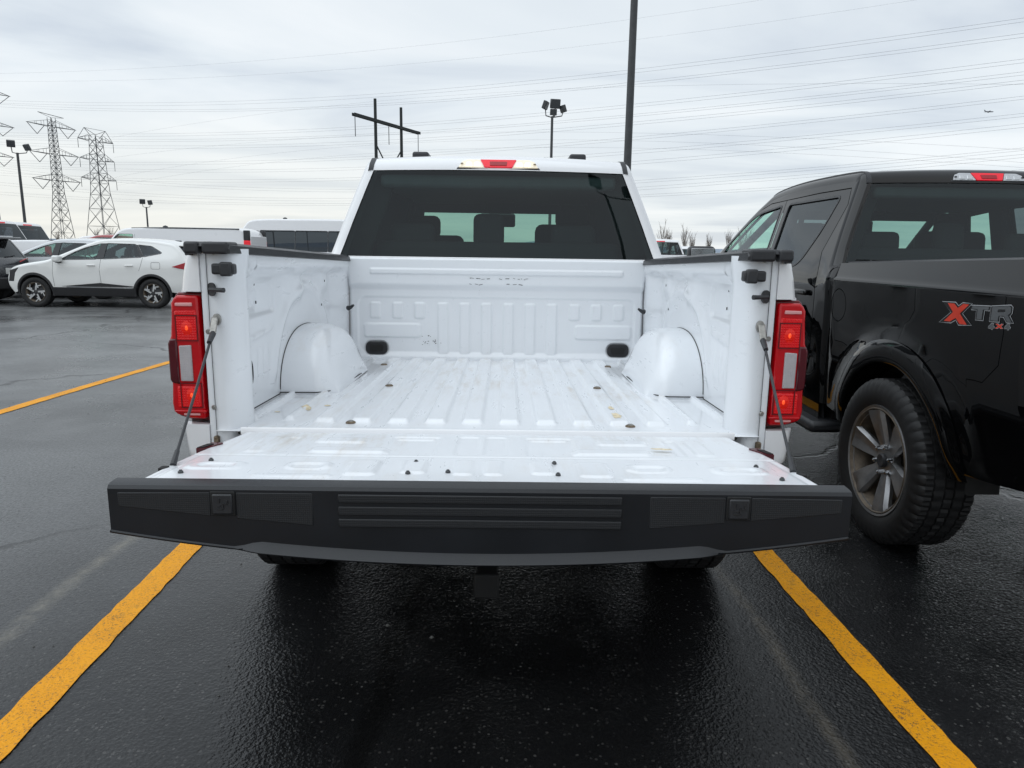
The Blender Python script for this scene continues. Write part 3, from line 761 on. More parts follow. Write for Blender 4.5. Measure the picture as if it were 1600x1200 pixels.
def make_truck(label, loc, paint, bedpaint, open_gate, lit, flap_label=None):
    T = thing('pickup_truck', label, 'pickup truck', loc)
    ro = .058 if open_gate else -.075
    # ---- cab, bonnet
    ctrl = [(1.735, .52, 0), (1.73, .95, 0), (1.735, 1.25, 0), (1.755, 1.335, 0.015),
            (1.775, 1.352, 0.022), (1.908, 1.822, 0.030),
            (1.925, 1.855, .030), (1.965, 1.885, .028), (2.06, 1.896, .024), (2.35, 1.901, .023), (2.75, 1.896, .026), (3.10, 1.874, .03),
            (3.28, 1.838, .035), (4.13, 1.415, .06),
            (4.20, 1.375, .05), (4.45, 1.352, .035), (5.15, 1.30, .035), (5.42, 1.245, .05), (5.53, 1.12, .08), (5.57, .85, .09), (5.55, .55, .09)]
    wins = [('rear_door_window', rounded([(2.30, 1.335), (2.80, 1.345), (2.80, 1.745), (2.09, 1.752), (2.14, 1.56)], [.09, .02, .02, .03, .25], 5), M['darkglass']),
            ('front_door_window', rounded([(2.95, 1.345), (4.02, 1.365), (3.88, 1.475), (3.42, 1.70), (2.95, 1.742)], [.02, .03, .12, .15, .02], 5), M['screen'])]
    seams = [[(2.875, 0.52), (2.875, 1.3), (2.875, 1.70), (2.90, 1.79)],
             [(1.93, 0.98), (1.93, 1.22), (2.01, 1.42), (1.945, 1.70), (2.00, 1.80), (2.4, 1.80), (3.2, 1.78), (3.5, 1.71), (4.02, 1.43), (4.16, 1.33), (4.13, 1.0), (4.05, 0.62), (2.1, 0.60), (1.95, .75), (1.93, .98)]]
    def names(c):
        if 1.93 < c[0] < 2.86 and c[1] < 1.6: return 'rear_door'
        if 2.86 <= c[0] < 4.1 and .6 < c[1] < 1.6 and c[0] > 2.88: return 'front_door'
        return 'cab_side'
    B = build_body(T, ctrl, W_cab, 0.055, [(AXF, AXZ, .50)], (0.44, 0.40), paint, wins, seams,
                   [(4, 5, 'rear_window', M['rearglass'], 0.008), (12, 13, 'windscreen', M['screen'], 0.05)], panel_names=names, margin=0.012, spacing=.09)
    n = B['n']
    # black frit round the rear pane, a seal strip bottom and sides
    rw0, rw1 = 4 * n, 5 * n
    # roof ditch mouldings
    for sg in (-1, 1):
        pts = []
        for i in range(5 * n, 12 * n + 1):
            r_ = B['rows'][i]; p = r_[3 if sg > 0 else -4]; q = r_[5 if sg > 0 else -6]
            pts.append((p, q, B['inn'][i]))
        A = []
        for p, q, iv in pts:
            up = np.array([0, -iv[0], -iv[1]]) * 0.006
            wv_ = np.array([sg * .026, 0, 0])
            mid = (p + q) / 2
            A.append([mid + wv_ * .55 - up * .6 - np.array([0, 0, .006]), mid + wv_ * .5 + up, mid - wv_ * .5 + up, mid - wv_ * .55 - up])
        MB().grid(A).obj('roof_moulding', M['plastic'], T, sharp=60)
        # black roof rack feet seen over the roof
        if lit: MB().box((0, 0, 0), (.098, .16, .044)).obj('roof_rack_foot', M['plastic'], T, bevel=.014, seg=3).location = (sg * .47, 2.36, 1.952)
    # high brake and cargo lamp
    def back_pt(x, u, lift=0.0):
        """u 0 at the lower edge of the lamp, 1 at the top; on the cab back above the window"""
        y = 1.904 + u * 0.034; z = 1.834 + u * 0.048
        y -= .030 * (1 - (x / .74) ** 2) * .55
        return (x, y - lift * .82, z + lift * .57)
    def lamp_poly(poly, l0, l1, name, mat, par):
        m = MB(); m.prism(poly, lambda p: back_pt(p[0], p[1], l0), lambda p: back_pt(p[0], p[1], l1)); return m.obj(name, mat, par, bevel=.002)
    H = lamp_poly([(-.228, -.06), (.228, -.06), (.205, .75), (.17, 1.06), (-.17, 1.06), (-.205, .75)], -.02, .008, 'high_brake_light', M['plastic'], T)
    lamp_poly([(-.075, .06), (.075, .06), (.098, .98), (-.098, .98)], .008, .016, 'red_lens', M['redbright'], H)
    lamp_poly([(-.045, .22), (.045, .22), (.048, .70), (-.048, .70)], .016, .019, 'red_lens', M['reddeep'], H)
    for sg in (-1, 1):
        lamp_poly([(sg * .080, .06), (sg * .216, .06), (sg * .198, .72), (sg * .168, .97), (sg * .102, .97)], .008, .015, 'cargo_lens', M['cargo'] if lit else M['cargo_off'], H)
        for q in (.115, .160):
            lamp_poly([(sg * (q - .017), .16), (sg * (q + .017), .16), (sg * (q + .012), .62), (sg * (q - .012), .62)], .015, .018, 'cargo_bulb', M['cargobulb'] if lit else M['chrome'], H)
        MB().lathe_z([(.001, .004), (.006, .004), (.008, 0)], 10).obj('screw', M['seal'], H).location = back_pt(sg * .198, .40, .018)
    # ---- interior
    for sx_, top_, hw_ in ((-.50, 1.50, .26), (.50, 1.585, .25)):
        S = MB().box((0, 0, 0), (.50, .14, .70)).obj('front_seat', M['seatc'], T, bevel=.05, seg=3); S.location = (sx_, 2.98, top_ - .35); S.rotation_euler = (R(-6), 0, 0)
        MB().box((0, 0, 0), (hw_, .10, .16)).obj('headrest', M['seatc'], S, bevel=.045, seg=3).location = (-.05 if sx_ < 0 else .02, .02, .41)
        MB().box((0, 0, 0), (.50, .52, .16)).obj('seat_cushion', M['seatc'], S, bevel=.05, seg=3).location = (0, .3, -.3)
    S = MB().box((0, 0, 0), (1.44, .13, .62)).obj('rear_bench', M['seatc'], T, bevel=.05, seg=3); S.location = (0, 2.06, 1.14); S.rotation_euler = (R(-8), 0, 0)
    for x_, w_, dz in ((-.50, .26, .37), (-.055, .18, .40), (.44, .26, .37)):
        MB().box((0, 0, 0), (w_, .08, .13 if dz < .4 else .19)).obj('headrest', M['seatc'], S, bevel=.035, seg=3).location = (x_, .01, dz - .02)
    for sg in (-1, 1):
        MB().bar((sg * .62, 3.33, 1.80), (sg * .76, 4.12, 1.36), .13 if lit else .06, .10 if lit else .05).obj('windscreen_pillar_trim', M['lining'], T, bevel=.02)
    MB().box((0, 2.63, 1.772), (1.30, 1.42, .07)).obj('headliner', M['greyin'], T, bevel=.02)
    for sg in (-1, 1):
        xi_ = .585 if lit else .70
        MB().prism([(sg * xi_, 1.78), (sg * .775, 1.78), (sg * .90, 1.25), (sg * (xi_ + .115), 1.25)], lambda p: (p[0], 2.81, p[1]), lambda p: (p[0], 2.94, p[1])).obj('door_pillar_trim', M['lining'], T, bevel=.02)
        MB().bar((sg * .655, 2.02, 1.78), (sg * .80, 1.98, 1.36), .12, .14).obj('rear_pillar_trim', M['lining'], T, bevel=.02)
    MB().box((0, 3.86, 1.14), (1.45, .42, .34)).obj('dashboard', M['lining'], T, bevel=.06, seg=3)
    MB().box((0, 3.15, .92), (.26, .9, .3)).obj('centre_console', M['lining'], T, bevel=.03)
    sw = MB(); sw.tube([(.18 * math.cos(a), 0, .18 * math.sin(a)) for a in np.linspace(0, 2 * math.pi, 25)], .014, 8, cap=False)
    sw.bar((-.17, 0, 0), (.17, 0, 0), .04, .03); sw.bar((0, 0, -.17), (0, 0, 0), .04, .03)
    o = sw.obj('steering_wheel', M['lining'], T); o.location = (-.40, 3.52, 1.30); o.rotation_euler = (R(-22), 0, 0)
    for sg in (-1, 1):
        o = MB().box((0, 0, 0), (.56, .02, .15)).obj('sun_visor', M['lining'], T, bevel=.006); o.location = (sg * .36, 3.34, 1.745); o.rotation_euler = (R(18), 0, 0)
    MB().box((-.02, 3.42, 1.625), (.27, .03, .10)).obj('rear_view_mirror', M['plastic'], T, bevel=.015)
    MB().box((0, 3.28, 1.735), (.22, .20, .13)).obj('overhead_console', M['lining'], T, bevel=.03)
    for sg in (-1, 1):
        MB().tube([(sg * .62, 3.02, 1.72), (sg * .66, 3.0, 1.3), (sg * .66, 2.95, .9)], .02, 6).obj('seat_belt', M['seal'], T)
    # ---- box: outer sides
    for sg in (-1, 1):
        top = [(y, 1.405 - .028 * (y)) for y in np.linspace(ro, 1.70, 18)]
        arch = [(AXR + .50 * math.cos(a), AXZ + .50 * math.sin(a)) for a in np.linspace(R(12), R(168), 21)]
        outl = top + [(1.70, .52)] + arch + [(.20, .535), (ro + .027, .575), (ro, .70), (ro, .90), (ro, 1.2)]
        holes = []
        if sg < 0:
            cy_, cz_, rr_ = 1.605, 1.125, .086
            ring = [(cy_ + rr_ * math.cos(a), cz_ + rr_ * 1.02 * math.sin(a)) for a in np.linspace(0, 2 * math.pi, 33)[:-1]]
            ring2 = [(cy_ + (rr_ + .005) * math.cos(a), cz_ + (rr_ + .005) * 1.02 * math.sin(a)) for a in np.linspace(0, 2 * math.pi, 33)[:-1]]
        pts, Tn = cdt(outl, [ring2] if sg < 0 else [], 0.05, [[(y_, z_) for y_ in np.linspace(.07, 1.69, 33)] for z_ in (1.258, 1.270, 1.277, 1.284, 1.296)])
        wv = W_box(pts[:, 0], pts[:, 1])
        bs = MB().add(np.c_[sg * wv, pts], [tuple(t) for t in Tn]).obj('box_side', paint, T, sharp=50)
        if sg < 0:
            fp, ft = cdt(ring, [], .03)
            MB().add(np.c_[-W_box(fp[:, 0], fp[:, 1]) , fp], [tuple(t) for t in ft]).obj('fuel_door', paint, T)
            m = MB(); m.grid(np.stack([np.c_[-W_box(q[:, 0], q[:, 1]) + .010, q] for q in (np.array([(cy_ + (rr_ + d) * math.cos(a), cz_ + (rr_ + d) * math.sin(a)) for a in np.linspace(0, 2 * math.pi, 33)]) for d in (-.015, .02))]))
            m.obj('fuel_door_gap', M['seal'], T)
        # rear corner: turns from the side onto the rear face
        for za, zb_, nm in ((1.270, 1.402, 'corner_cap'), (.735, .860, 'corner_foot')):
            P = []
            for z in np.linspace(za, zb_, 7):
                w_ = float(np.interp(z, (.70, .86, 1.27, 1.33, 1.38, 1.402), (.945, .962, .940, .930, .918, .905)))
                tz = 0.012 * sst(.80, .735, z) if nm == 'corner_foot' else 0
                row_ = [(w_, .059, z), (w_, .055, z), (w_ - .006, .038, z), (w_ - .018, .026, z), (w_ - .034, .020 , z), (.870, .016, z), (.867, .04, z)]
                P.append([(sg * (a - (.02 if nm == 'corner_foot' and z < .75 else 0)), b, c) for a, b, c in row_])
            m = MB().grid(P)
            m.add([P[-1][i] for i in range(7)], [tuple(range(7))]); m.add([P[0][i] for i in range(7)], [tuple(range(7))])
            m.obj(nm, paint, T, sharp=50)
        # wheel flare lip
        P = []
        for a in np.linspace(R(8), R(172), 33):
            ca, sa = math.cos(a), math.sin(a)
            wq = float(W_box(AXR + .5 * ca, AXZ + .5 * sa))
            P.append([(sg * (wq + dx), AXR + rr_ * ca, AXZ + rr_ * sa) for rr_, dx in ((.60, .002 - .010), (.575, .005), (.535, .009), (.505, .008), (.488, .002), (.485, -.05), (.49, -.16))])
        MB().grid(P).obj('fender_flare', paint, T, sharp=40)
        P = []
        for a in np.linspace(R(0), R(180), 25):
            P.append([(sg * x_, AXR + .50 * math.cos(a), AXZ + .49 * math.sin(a)) for x_ in (.86, .71)])
        MB().grid(P).obj('wheel_arch_liner', M['under'], T)
        P = []
        for a in np.linspace(R(0), R(180), 25):
            P.append([(sg * x_, AXF + .50 * math.cos(a), AXZ + .49 * math.sin(a)) for x_ in (.90, .45)])
        MB().grid(P).obj('wheel_arch_liner', M['under'], T)
        # rail cap
        m = MB()
        P = []
        for y in (-.012, .0, .03, .088, .092, .14, .5, .9, 1.3, 1.665, 1.672):
            zt = 1.418 - .030 * max(y, 0); e_ = .012 if y in (-.012, 1.672) else 0
            xo = .895; xi = .764 + .010 * min(y / 1.6, 1); notch = .0
            P.append([(sg * x_, y, z_) for x_, z_ in ((xo, zt - .040), (xo - .001, zt - .012 - e_), (xo - .012, zt - .002 - e_), (xi + .060, zt + .001 - e_), (xi + .012, zt - .002 - e_), (xi, zt - .010 - e_), (xi - .002, zt - .032), (xi + .015, zt - .034), (xi + .02, zt - .014), (xo - .02, zt - .014), (xo - .01, zt - .040))])
            P[-1].append(P[-1][0])
        m.grid(P); m.add(P[0][:-1], [tuple(range(11))]); m.add(P[-1][:-1], [tuple(range(11))])
        rc = m.obj('rail_cap', M['plastic'], T, sharp=45)
        for xa, xb in ((.855, .899), (.768, .846)): MB().box((sg * (xa + xb) / 2, .028, 1.4005), (xb - xa, .088, .036)).obj('cap_end', M['plastic'], rc, bevel=.008, seg=3)
        # taillight
        poly = [(.868, .866), (.926, .868), (.968, .880), (.978, .900), (.981, .925), (.977, .985), (.979, 1.00), (.977, 1.12), (.971, 1.135), (.965, 1.20), (.964, 1.235), (.955, 1.258), (.945, 1.266), (.868, 1.266)]
        def f(y): return lambda p: (sg * p[0], y, p[1])
        tl = MB().prism([(x_ + (.004 if x_ > .9 else -.004), z_) for x_, z_ in poly], f(.045), f(.056)).obj('taillight', M['rimlens'], T, bevel=.010, seg=3)
        MB().prism([(x_ if x_ > .9 else x_ + .012, z_ + (.010 if z_ < .9 else (-.008 if z_ > 1.25 else 0))) for x_, z_ in poly], f(.020), f(.057)).obj('red_lens', M['lens'], tl, bevel=.008, seg=3)
        MB().prism([(.888, 1.120), (.954, 1.118), (.954, 1.212), (.888, 1.214)], f(.016), f(.03)).obj('brake_lens', M['chamber'], tl, bevel=.004)
        MB().prism([(.890, .912), (.962, .912), (.960, .980), (.892, .980)], f(.016), f(.03)).obj('brake_lens', M['chamber'], tl, bevel=.004)
        for cx_, cz_ in ((.918, 1.160), (.916, .952)):
            bl_ = MB().lathe_z([(.001, .004), (.003, .0035), (.005, .0), (.005, -.003)], 12).obj('bulb', M['bulb'], tl); bl_.location = (sg * cx_, 0.0155, cz_); bl_.rotation_euler = (R(90), 0, 0); bl_.scale = (1, 1.7, 1)
            gl_ = MB().lathe_z([(.001, .002), (.016, .001), (.021, -.002)], 16).obj('bulb_halo', M['glow'], tl); gl_.location = (sg * cx_, .0165, cz_); gl_.rotation_euler = (R(90), 0, 0); gl_.scale = (1, 1.3, 1)  # glowing disc that paints the bulb's halo on the lens
            MB().grid(np.stack([np.array([(sg * (cx_ + a_ * hw2), .0152, cz_ + b_ * hh2) for a_, b_ in ((-1, -1), (1, -1), (1, 1), (-1, 1), (-1, -1))]) for hw2, hh2 in ((.034, .040), (.030, .036))])).obj('lens_border', M['rimlens'], tl)
        MB().prism([(.909, .996), (.946, .996), (.946, 1.106), (.909, 1.108)], f(.014), f(.03)).obj('reverse_lens', M['clear'], tl, bevel=.003)
        MB().prism([(.950, .985), (.975, .990), (.980, 1.00), (.980, 1.112), (.974, 1.126), (.950, 1.128)], f(.015), f(.056)).obj('side_marker', M['marker'], tl, bevel=.006)
        MB().prism([(.898, 1.226), (.950, 1.226), (.949, 1.236), (.898, 1.237)], f(.016), f(.03)).obj('reflector_strip', M['pinkstrip'], tl, bevel=.002)
        MB().prism([(.895, .888), (.945, .888), (.945, .895), (.895, .895)], f(.016), f(.03)).obj('reflector_strip', M['pinkstrip'], tl, bevel=.002)
        MB().prism([(.874, .899), (.970, .899), (.970, .905), (.874, .905)], f(.012), f(.03)).obj('lens_ridge', M['lens'], tl, bevel=.002)
    # ---- box inside
    if open_gate:
        build_bed(T, bedpaint, paint)
    else:
        MB().box((0, -.015, 1.06), (1.66, .06, .62)).obj('tailgate', paint, T, bevel=.02, seg=3)
        MB().box((0, -.015, 1.40), (1.62, .08, .05)).obj('tailgate_cap', M['plastic'], T, bevel=.012)
        m = MB(); ys = np.linspace(.05, 1.70, 20)
        for sg in (-1, 1): m.grid([[(sg * .83, y, z) for z in (.84, 1.1, 1.38)] for y in ys])
        m.grid([[(x, y, floor_z(y)) for x in (-.83, 0, .83)] for y in ys]); m.grid([[(x, 1.69, z) for x in (-.83, .83)] for z in (.84, 1.36)])
        m.obj('load_bed', paint, T)
    # ---- underside, bumper, wheels
    MB().box((0, -.11, .695), (1.84, .14, .12)).obj('rear_bumper', M['chrome'] if open_gate else paint, T, bevel=.04, seg=3)
    MB().box((0, 5.60, .62), (1.86, .14, .22)).obj('front_bumper', paint, T, bevel=.04, seg=3)
    MB().box((0, 5.575, .95), (1.2, .05, .36)).obj('grille', M['plastic'], T, bevel=.02)
    for sg in (-1, 1):
        MB().box((sg * .76, 5.50, 1.04), (.30, .14, .24)).obj('headlight', M['headlamp'], T, bevel=.03)
        MB().bar((sg * .56, -.05, .58), (sg * .56, 5.4, .50), .09, .15).obj('frame_rail', M['under'], T)
        MB().box((sg * .90, 2.95, .385), (.20, 2.5, .07)).obj('added_step', M['plastic'], T, bevel=.025)  # boards added to darken the reflections in the wet ground
    MB().tube([(-.85, AXR, AXZ), (.85, AXR, AXZ)], .055, 10).obj('rear_axle', M['under'], T)
    MB().lathe_z([(.001, .10), (.13, .08), (.13, -.08), (.001, -.10)], 16).obj('differential', M['under'], T).location = (0.05, AXR, AXZ)
    MB().lathe_z([(.12, .09), (.34, .10), (.37, .06), (.37, -.06), (.34, -.10), (.12, -.09)], 32).obj('spare_wheel', M['rubber'], T).location = (0, .45, .62)
    MB().box((0, 3.05, .46), (1.66, 2.5, .14)).obj('floor_pan', M['under'], T)
    h = MB(); h.box((0, .03, .40), (.066, .30, .066)); h.box((0, -.125, .40), (.078, .02, .078)); h.bar((-.5, .12, .42), (.5, .12, .42), .07)
    h.obj('tow_hitch', M['under'], T, bevel=.006)
    for sg in (-1, 1):
        make_wheel(T, sg * .862, AXR, AXZ, TYR, .275, .262, sg)
        make_wheel(T, sg * .862, AXF, AXZ, TYR, .275, .262, sg)
        # door mirror
        mr = MB().box((0, 0, 0), (.24, .12, .20)).obj('door_mirror', M['plastic'], T, bevel=.04, seg=3); mr.location = (sg * 1.12, 3.92, 1.36)
        MB().bar((sg * -.24, .02, -.03), (sg * -.06, 0, -.03), .07, .05).obj('mirror_arm', M['plastic'], mr, bevel=.01)
        MB().box((0, -.062, .0), (.20, .006, .16)).obj('mirror_glass', M['chrome'], mr, bevel=.002)
        for y_ in (2.12, 3.06):
            hd = MB().box((0, 0, 0), (.030, .21, .035)).obj('door_handle', paint, T, bevel=.012, seg=3); hd.location = (sg * (float(W_cab(y_, 1.17)) + .016), y_, 1.17)
    if not open_gate:
        for ch in T.children:
            if ch.name.split('.')[0] in ('taillight', 'corner_cap', 'corner_foot', 'tailgate', 'tailgate_cap', 'rear_bumper', 'tow_hitch'): ch.location.y -= .133
            if ch.name.split('.')[0] == 'rail_cap': ch.scale.y = 1.08; ch.location.y = -.134
    return T

# ------------------------------------------------------------------ the open load bed
def build_bed(T, bp, paint):
    # floor with pressed ribs
    xs = np.linspace(-.845, .845, 340); ys = np.r_[np.linspace(0.0, .22, 30), np.linspace(.24, 1.69, 60)]
    X, Y = np.meshgrid(xs, ys)
    Z = floor_h(X, Y)
    Fl = MB().grid(np.dstack([X, Y, Z])).obj('bed_floor', bp, T, sharp=60, fix=False)
    # sill face under the rear edge
    m = MB(); m.grid([[(x, 0.0, floor_z(0)), (x, -.004, floor_z(0) - .004), (x, -.004, floor_z(0) - .022), (x, .006, floor_z(0) - .03), (x, .006, .70)] for x in np.linspace(-.765, .765, 30)])
    m.obj('bed_sill', paint, T, sharp=50)
    MB().box((0, -.0055, .828), (1.44, .004, .012)).obj('sill_gap_shade', M['seal'], T)  # dark strip standing in for the shaded gap before the tailgate
    # bulkhead
    xs = np.linspace(-.82, .82, 330); zs = np.linspace(.805, 1.362, 130); X, Zz = np.meshgrid(xs, zs)
    h = 0.020 * sst(1.185, 1.225, Zz)
    h = h + .007 * rrect(X, Zz, 0, 1.287, 1.345, .034, .006, .007)
    h = h - .006 * rrect(X, Zz, 0, 1.0, 1.50, .31, .05, .012)
    for k in range(6):
        c = -.288 + .1172 * k; h = h + .0075 * rrect(X, Zz, c, .985, .062, .28, .014, .009)
    for sg in (-1, 1):
        for c in (.652, .532, .414): h = h + .0065 * rrect(X, Zz, sg * c + (.006 if sg > 0 else 0), 1.078, .062, .093, .014, .009)
        h = h + .0075 * rrect(X, Zz, sg * .570 + .008, .970, .312, .084, .02, .010)
        h = h - .010 * rrect(X, Zz, sg * .655 + .007, .874, .13, .082, .040, .008)
    h = h + .012 * (1 - sst(.825, .85, Zz))
    h = h - .018 * sst(1.350, 1.362, Zz)
    h = h - .055 * sst(.775, .82, np.abs(X)) * (1 - sst(1.22, 1.3, Zz))
    MB().grid(np.dstack([X, 1.695 - h, Zz])).obj('bulkhead', bp, T, sharp=60, fix=False)
    m = MB(); m.box((0, 1.715, 1.357), (1.62, .06, .012)); m.obj('bulkhead_flange', paint, T, bevel=.004)
    for sg in (-1, 1):
        ov = rounded([(-.058, -.034), (.058, -.034), (.058, .034), (-.058, .034)], .033, 6)
        p = MB().prism(ov, lambda q: (q[0], .0, q[1]), lambda q: (q[0], -.014, q[1])).obj('drain_plug', M['plug'], T, bevel=.004); p.location = (sg * .655 + .007, 1.700, .874)
        ov2 = rounded([(-.036, -.018), (.036, -.018), (.036, .018), (-.036, .018)], .012, 4)
        MB().prism(ov2, lambda q: (q[0], -.014, q[1]), lambda q: (q[0], -.018, q[1])).obj('plug_face', M['seal'], p, bevel=.003)
    rs = np.random.RandomState(12)
    m = MB()
    for z0, xr in ((1.253, ((-.14, -.03), (.02, .165))), (1.224, ((-.14, -.06), (.06, .165)))):
        for xa, xb in xr:
            x_ = xa
            while x_ < xb:
                l_ = rs.uniform(.004, .022); m.box((x_, 1.6738, z0 + rs.uniform(-.003, .003)), (l_, .0012, rs.uniform(.0012, .0030)), Matrix.Rotation(rs.uniform(-.25, .25), 3, 'Y')); x_ += l_ + rs.uniform(.002, .03)
    for k in range(16): m.box((rs.uniform(-.40, -.29), 1.6885, rs.uniform(.895, .945)), (rs.uniform(.002, .008), .0012, rs.uniform(.0015, .005)))
    tag(m.obj('paint_chips', M['seal'], T), None, None, None, 'stuff')
    for cx_, cy_, a_, b_ in ((-.655, .335, .014, .030), (-.60, .41, .010, .012), (.432, .23, .016, .045), (.432, .36, .010, .03), (-.745, .29, .010, .008)):
        q = [(cx_ + a_ * (1 + rs.uniform(-.3, .3)) * math.cos(t_), cy_ + b_ * (1 + rs.uniform(-.3, .3)) * math.sin(t_)) for t_ in np.linspace(0, 2 * math.pi, 15)[:-1]]
        MB().add([(x_, y_, float(floor_h(x_, y_)) + .0012) for x_, y_ in q], [tuple(range(14))]).obj('rust_stain', M['stain'], T)
    # inner walls, posts, wheel boxes
    for sg in (-1, 1):
        ys = np.linspace(.27, 1.70, 150); zs = np.linspace(.80, 1.392, 70); Y, Z = np.meshgrid(ys, zs)
        Xw = wall_x(Y, Z)
        MB().grid(np.dstack([sg * Xw, Y, Z - .028 * (Y - .3) * sst(1.2, 1.39, Z)])).obj('bed_wall', bp, T, sharp=60, fix=False)
        P = []
        for z in np.linspace(.775, 1.398, 26):
            fl_ = .010 * sst(1.30, 1.39, z)
            q = [(.868, .022), (.852, .016), (.846, .020), (.842, .016), (.816, .016), (.803, .020), (.790, .034), (.777, .062), (.768, .095), (.766, .125), (.785, .165), (.5 * (.785 + float(wall_x(np.array(.285), np.array(min(z, 1.39))))), .225), (float(wall_x(np.array(.285), np.array(min(z, 1.39)))), .285)]
            P.append([(sg * (a - (fl_ if a < .80 and b < .2 else 0)), b, z) for a, b in q])
        MB().grid(P).obj('box_post', bp, T, sharp=60, fix=False)
        # slots and holes
        for y_, z_ in ((.325, 1.275), (.405, 1.275), (.335, 1.205), (.415, 1.21), (1.26, 1.25), (1.24, 1.14)):
            MB().box((sg * (float(wall_x(np.array(y_), np.array(z_))) - .0005), y_, z_), (.003, .005, .010)).obj('wall_slot', M['seal'], T)
        for z_ in (1.232, 1.090, .950):
            h_ = MB().lathe_x([(-.0015, .001), (-.0015, .0062), (.0015, .0062), (.0015, .001)], 12, closed=False).obj('post_hole', M['seal'], T)
            h_.location = (sg * .7705, .128, z_); h_.scale = (1, 1, 1.6)
        a = np.linspace(R(-75), R(75), 9)
        m = MB().tube([(sg * (.8375), .30 + .022 * math.cos(t_), .975 + .045 * math.sin(t_)) for t_ in a], .006, 6); m.obj('access_hole', M['seal'], T)
        # little grab hook at the bulkhead corner
        m = MB().tube([(sg * .775, 1.60, 1.095), (sg * .760, 1.585, 1.10), (sg * .742, 1.575, 1.112)], [.014, .010, .006], 8); m.obj('corner_hook', M['plastic'], T)
        # wheel box
        U = np.linspace(0, math.pi, 44)
        prof = catmull([(.846, 1.0, 0), (.775, 1.0, 0), (.735, .985, 0), (.705, .94, 0), (.678, .83, 0), (.655, .66, 0), (.636, .42, 0), (.622, .18, 0), (.616, 0, 0)], 4)
        P = []
        for u in U:
            cu, su = math.cos(u), math.sin(u); row_ = []
            for x_, h_, _ in prof:
                ry = .350 - .055 * float(sst(.70, .615, x_)); ex = .86
                row_.append((sg * x_, .972 - math.copysign(abs(cu) ** ex, cu) * ry, .826 + .249 * h_ * abs(su) ** ex))
            P.append(row_)
        MB().grid(P).obj('wheel_box', bp, T, sharp=60)
        # dark seam where the wheel box meets floor and wall
        seam = [(sg * (wall_x(np.array(p[0][1]), np.array(max(p[0][2], .83))) - .001), p[0][1] , p[0][2]) for p in P if p[0][2] > .84]
        MB().tube([(float(a_), b_, c_) for a_, b_, c_ in seam], .0022, 5).obj('wheel_box_seam', M['seal'], T)
        MB().tube([(sg * .838, .30, floor_z(.3) - .008), (sg * .838, .62, floor_z(.62) - .009)], .0022, 5).obj('floor_seam', M['seal'], T)
        MB().tube([(sg * .84, .616, .842), (sg * .70, .618, .842), (sg * .660, .645, .842), (sg * .632, .685, .842), (sg * .613, 1.10, .837)], .0022, 5).obj('wheel_box_seam', M['seal'], T)
        MB().tube([(sg * .755, .03, .846), (sg * .772, .0, .838)], .005, 5).obj('floor_seam', M['seal'], T)
        # latch striker bracket on the post
        b_ = MB().box((0, 0, 0), (.068, .030, .032)).obj('latch_bracket', M['plastic'], T, bevel=.006); b_.location = (sg * .790, .006, 1.339)
        MB().box((sg * -.010, -.010, 0), (.034, .026, .042)).obj('latch_block', M['plastic'], b_, bevel=.006)
        # bolt pin
        pn = MB().lathe_x([(0, .001), (0, .020), (.006, .020), (.008, .001)], 20, closed=False).obj('pin_plate', M['plastic'], T); pn.location = (sg * .834, .008, 1.278); pn.rotation_euler = (0, 0, R(90 if sg < 0 else 90)); pn.rotation_euler = (0, 0, R(-55 * sg) + (math.pi if sg > 0 else 0))
        MB().tube([(sg * .834, .000, 1.278), (sg * .800, -.020, 1.278), (sg * .782, -.026, 1.278)], [.0065, .0065, .0075], 10).obj('striker_pin', M['plastic'], T)
        for x_, z_, r_ in ((.823, 1.388, .008), (.853, 1.150, .008), (.850, .915, .008)):
            s_ = MB().lathe_z([(.001, .006), (r_ * .6, .006), (r_, .001)], 10).obj('bolt', M['zinc'], T); s_.location = (sg * x_, .016, z_); s_.rotation_euler = (R(90), 0, 0)
        # crease lines of the seam sealer on the post
        MB().tube([(sg * .846, .015, z) for z in np.linspace(.80, 1.39, 8)], .0009, 4).obj('post_seam', M['seal'], T)
        # gap with rust at the hinge
        MB().box((sg * .846, .012, .805), (.016, .018, .040)).obj('hinge_pin', M['rusty'], T, bevel=.004)
        # support cable
        A = Vector((sg * .822, .002, 1.188)); E_ = Vector((sg * .775, -.432, .869))
        an = MB().lathe_x([(0, .001), (0, .012), (.010, .012), (.012, .008), (.012, .001)], 16, closed=False).obj('cable_anchor', M['zinc'], T); an.location = A + Vector((0, .012, 0)); an.rotation_euler = (0, 0, R(-90)); an.scale = (1, 1, 1.5)
        d_ = (E_ - A).normalized()
        pts = [A, A + d_ * .03 + Vector((0, 0, -.012)), A + d_ * .09 + Vector((0, 0, -.004)), A.lerp(E_, .5) + Vector((0, 0, -.006)), E_]
        cb = MB().tube(pts, .0042, 8).obj('tailgate_cable', M['plastic'], T)
        MB().bar(A + Vector((0, -.006, .008)), A + d_ * .045 + Vector((0, -.004, -.010)), .020, .006).obj('cable_eye', M['zinc'], cb, bevel=.003)
        MB().tube([A + d_ * .045 + Vector((0, 0, -.010)), A + d_ * .10], [.009, .007], 10).obj('cable_sleeve', M['plastic'], cb)
        MB().tube([E_ - d_ * .045, E_], [.006, .008], 10).obj('cable_sleeve', M['plastic'], cb)
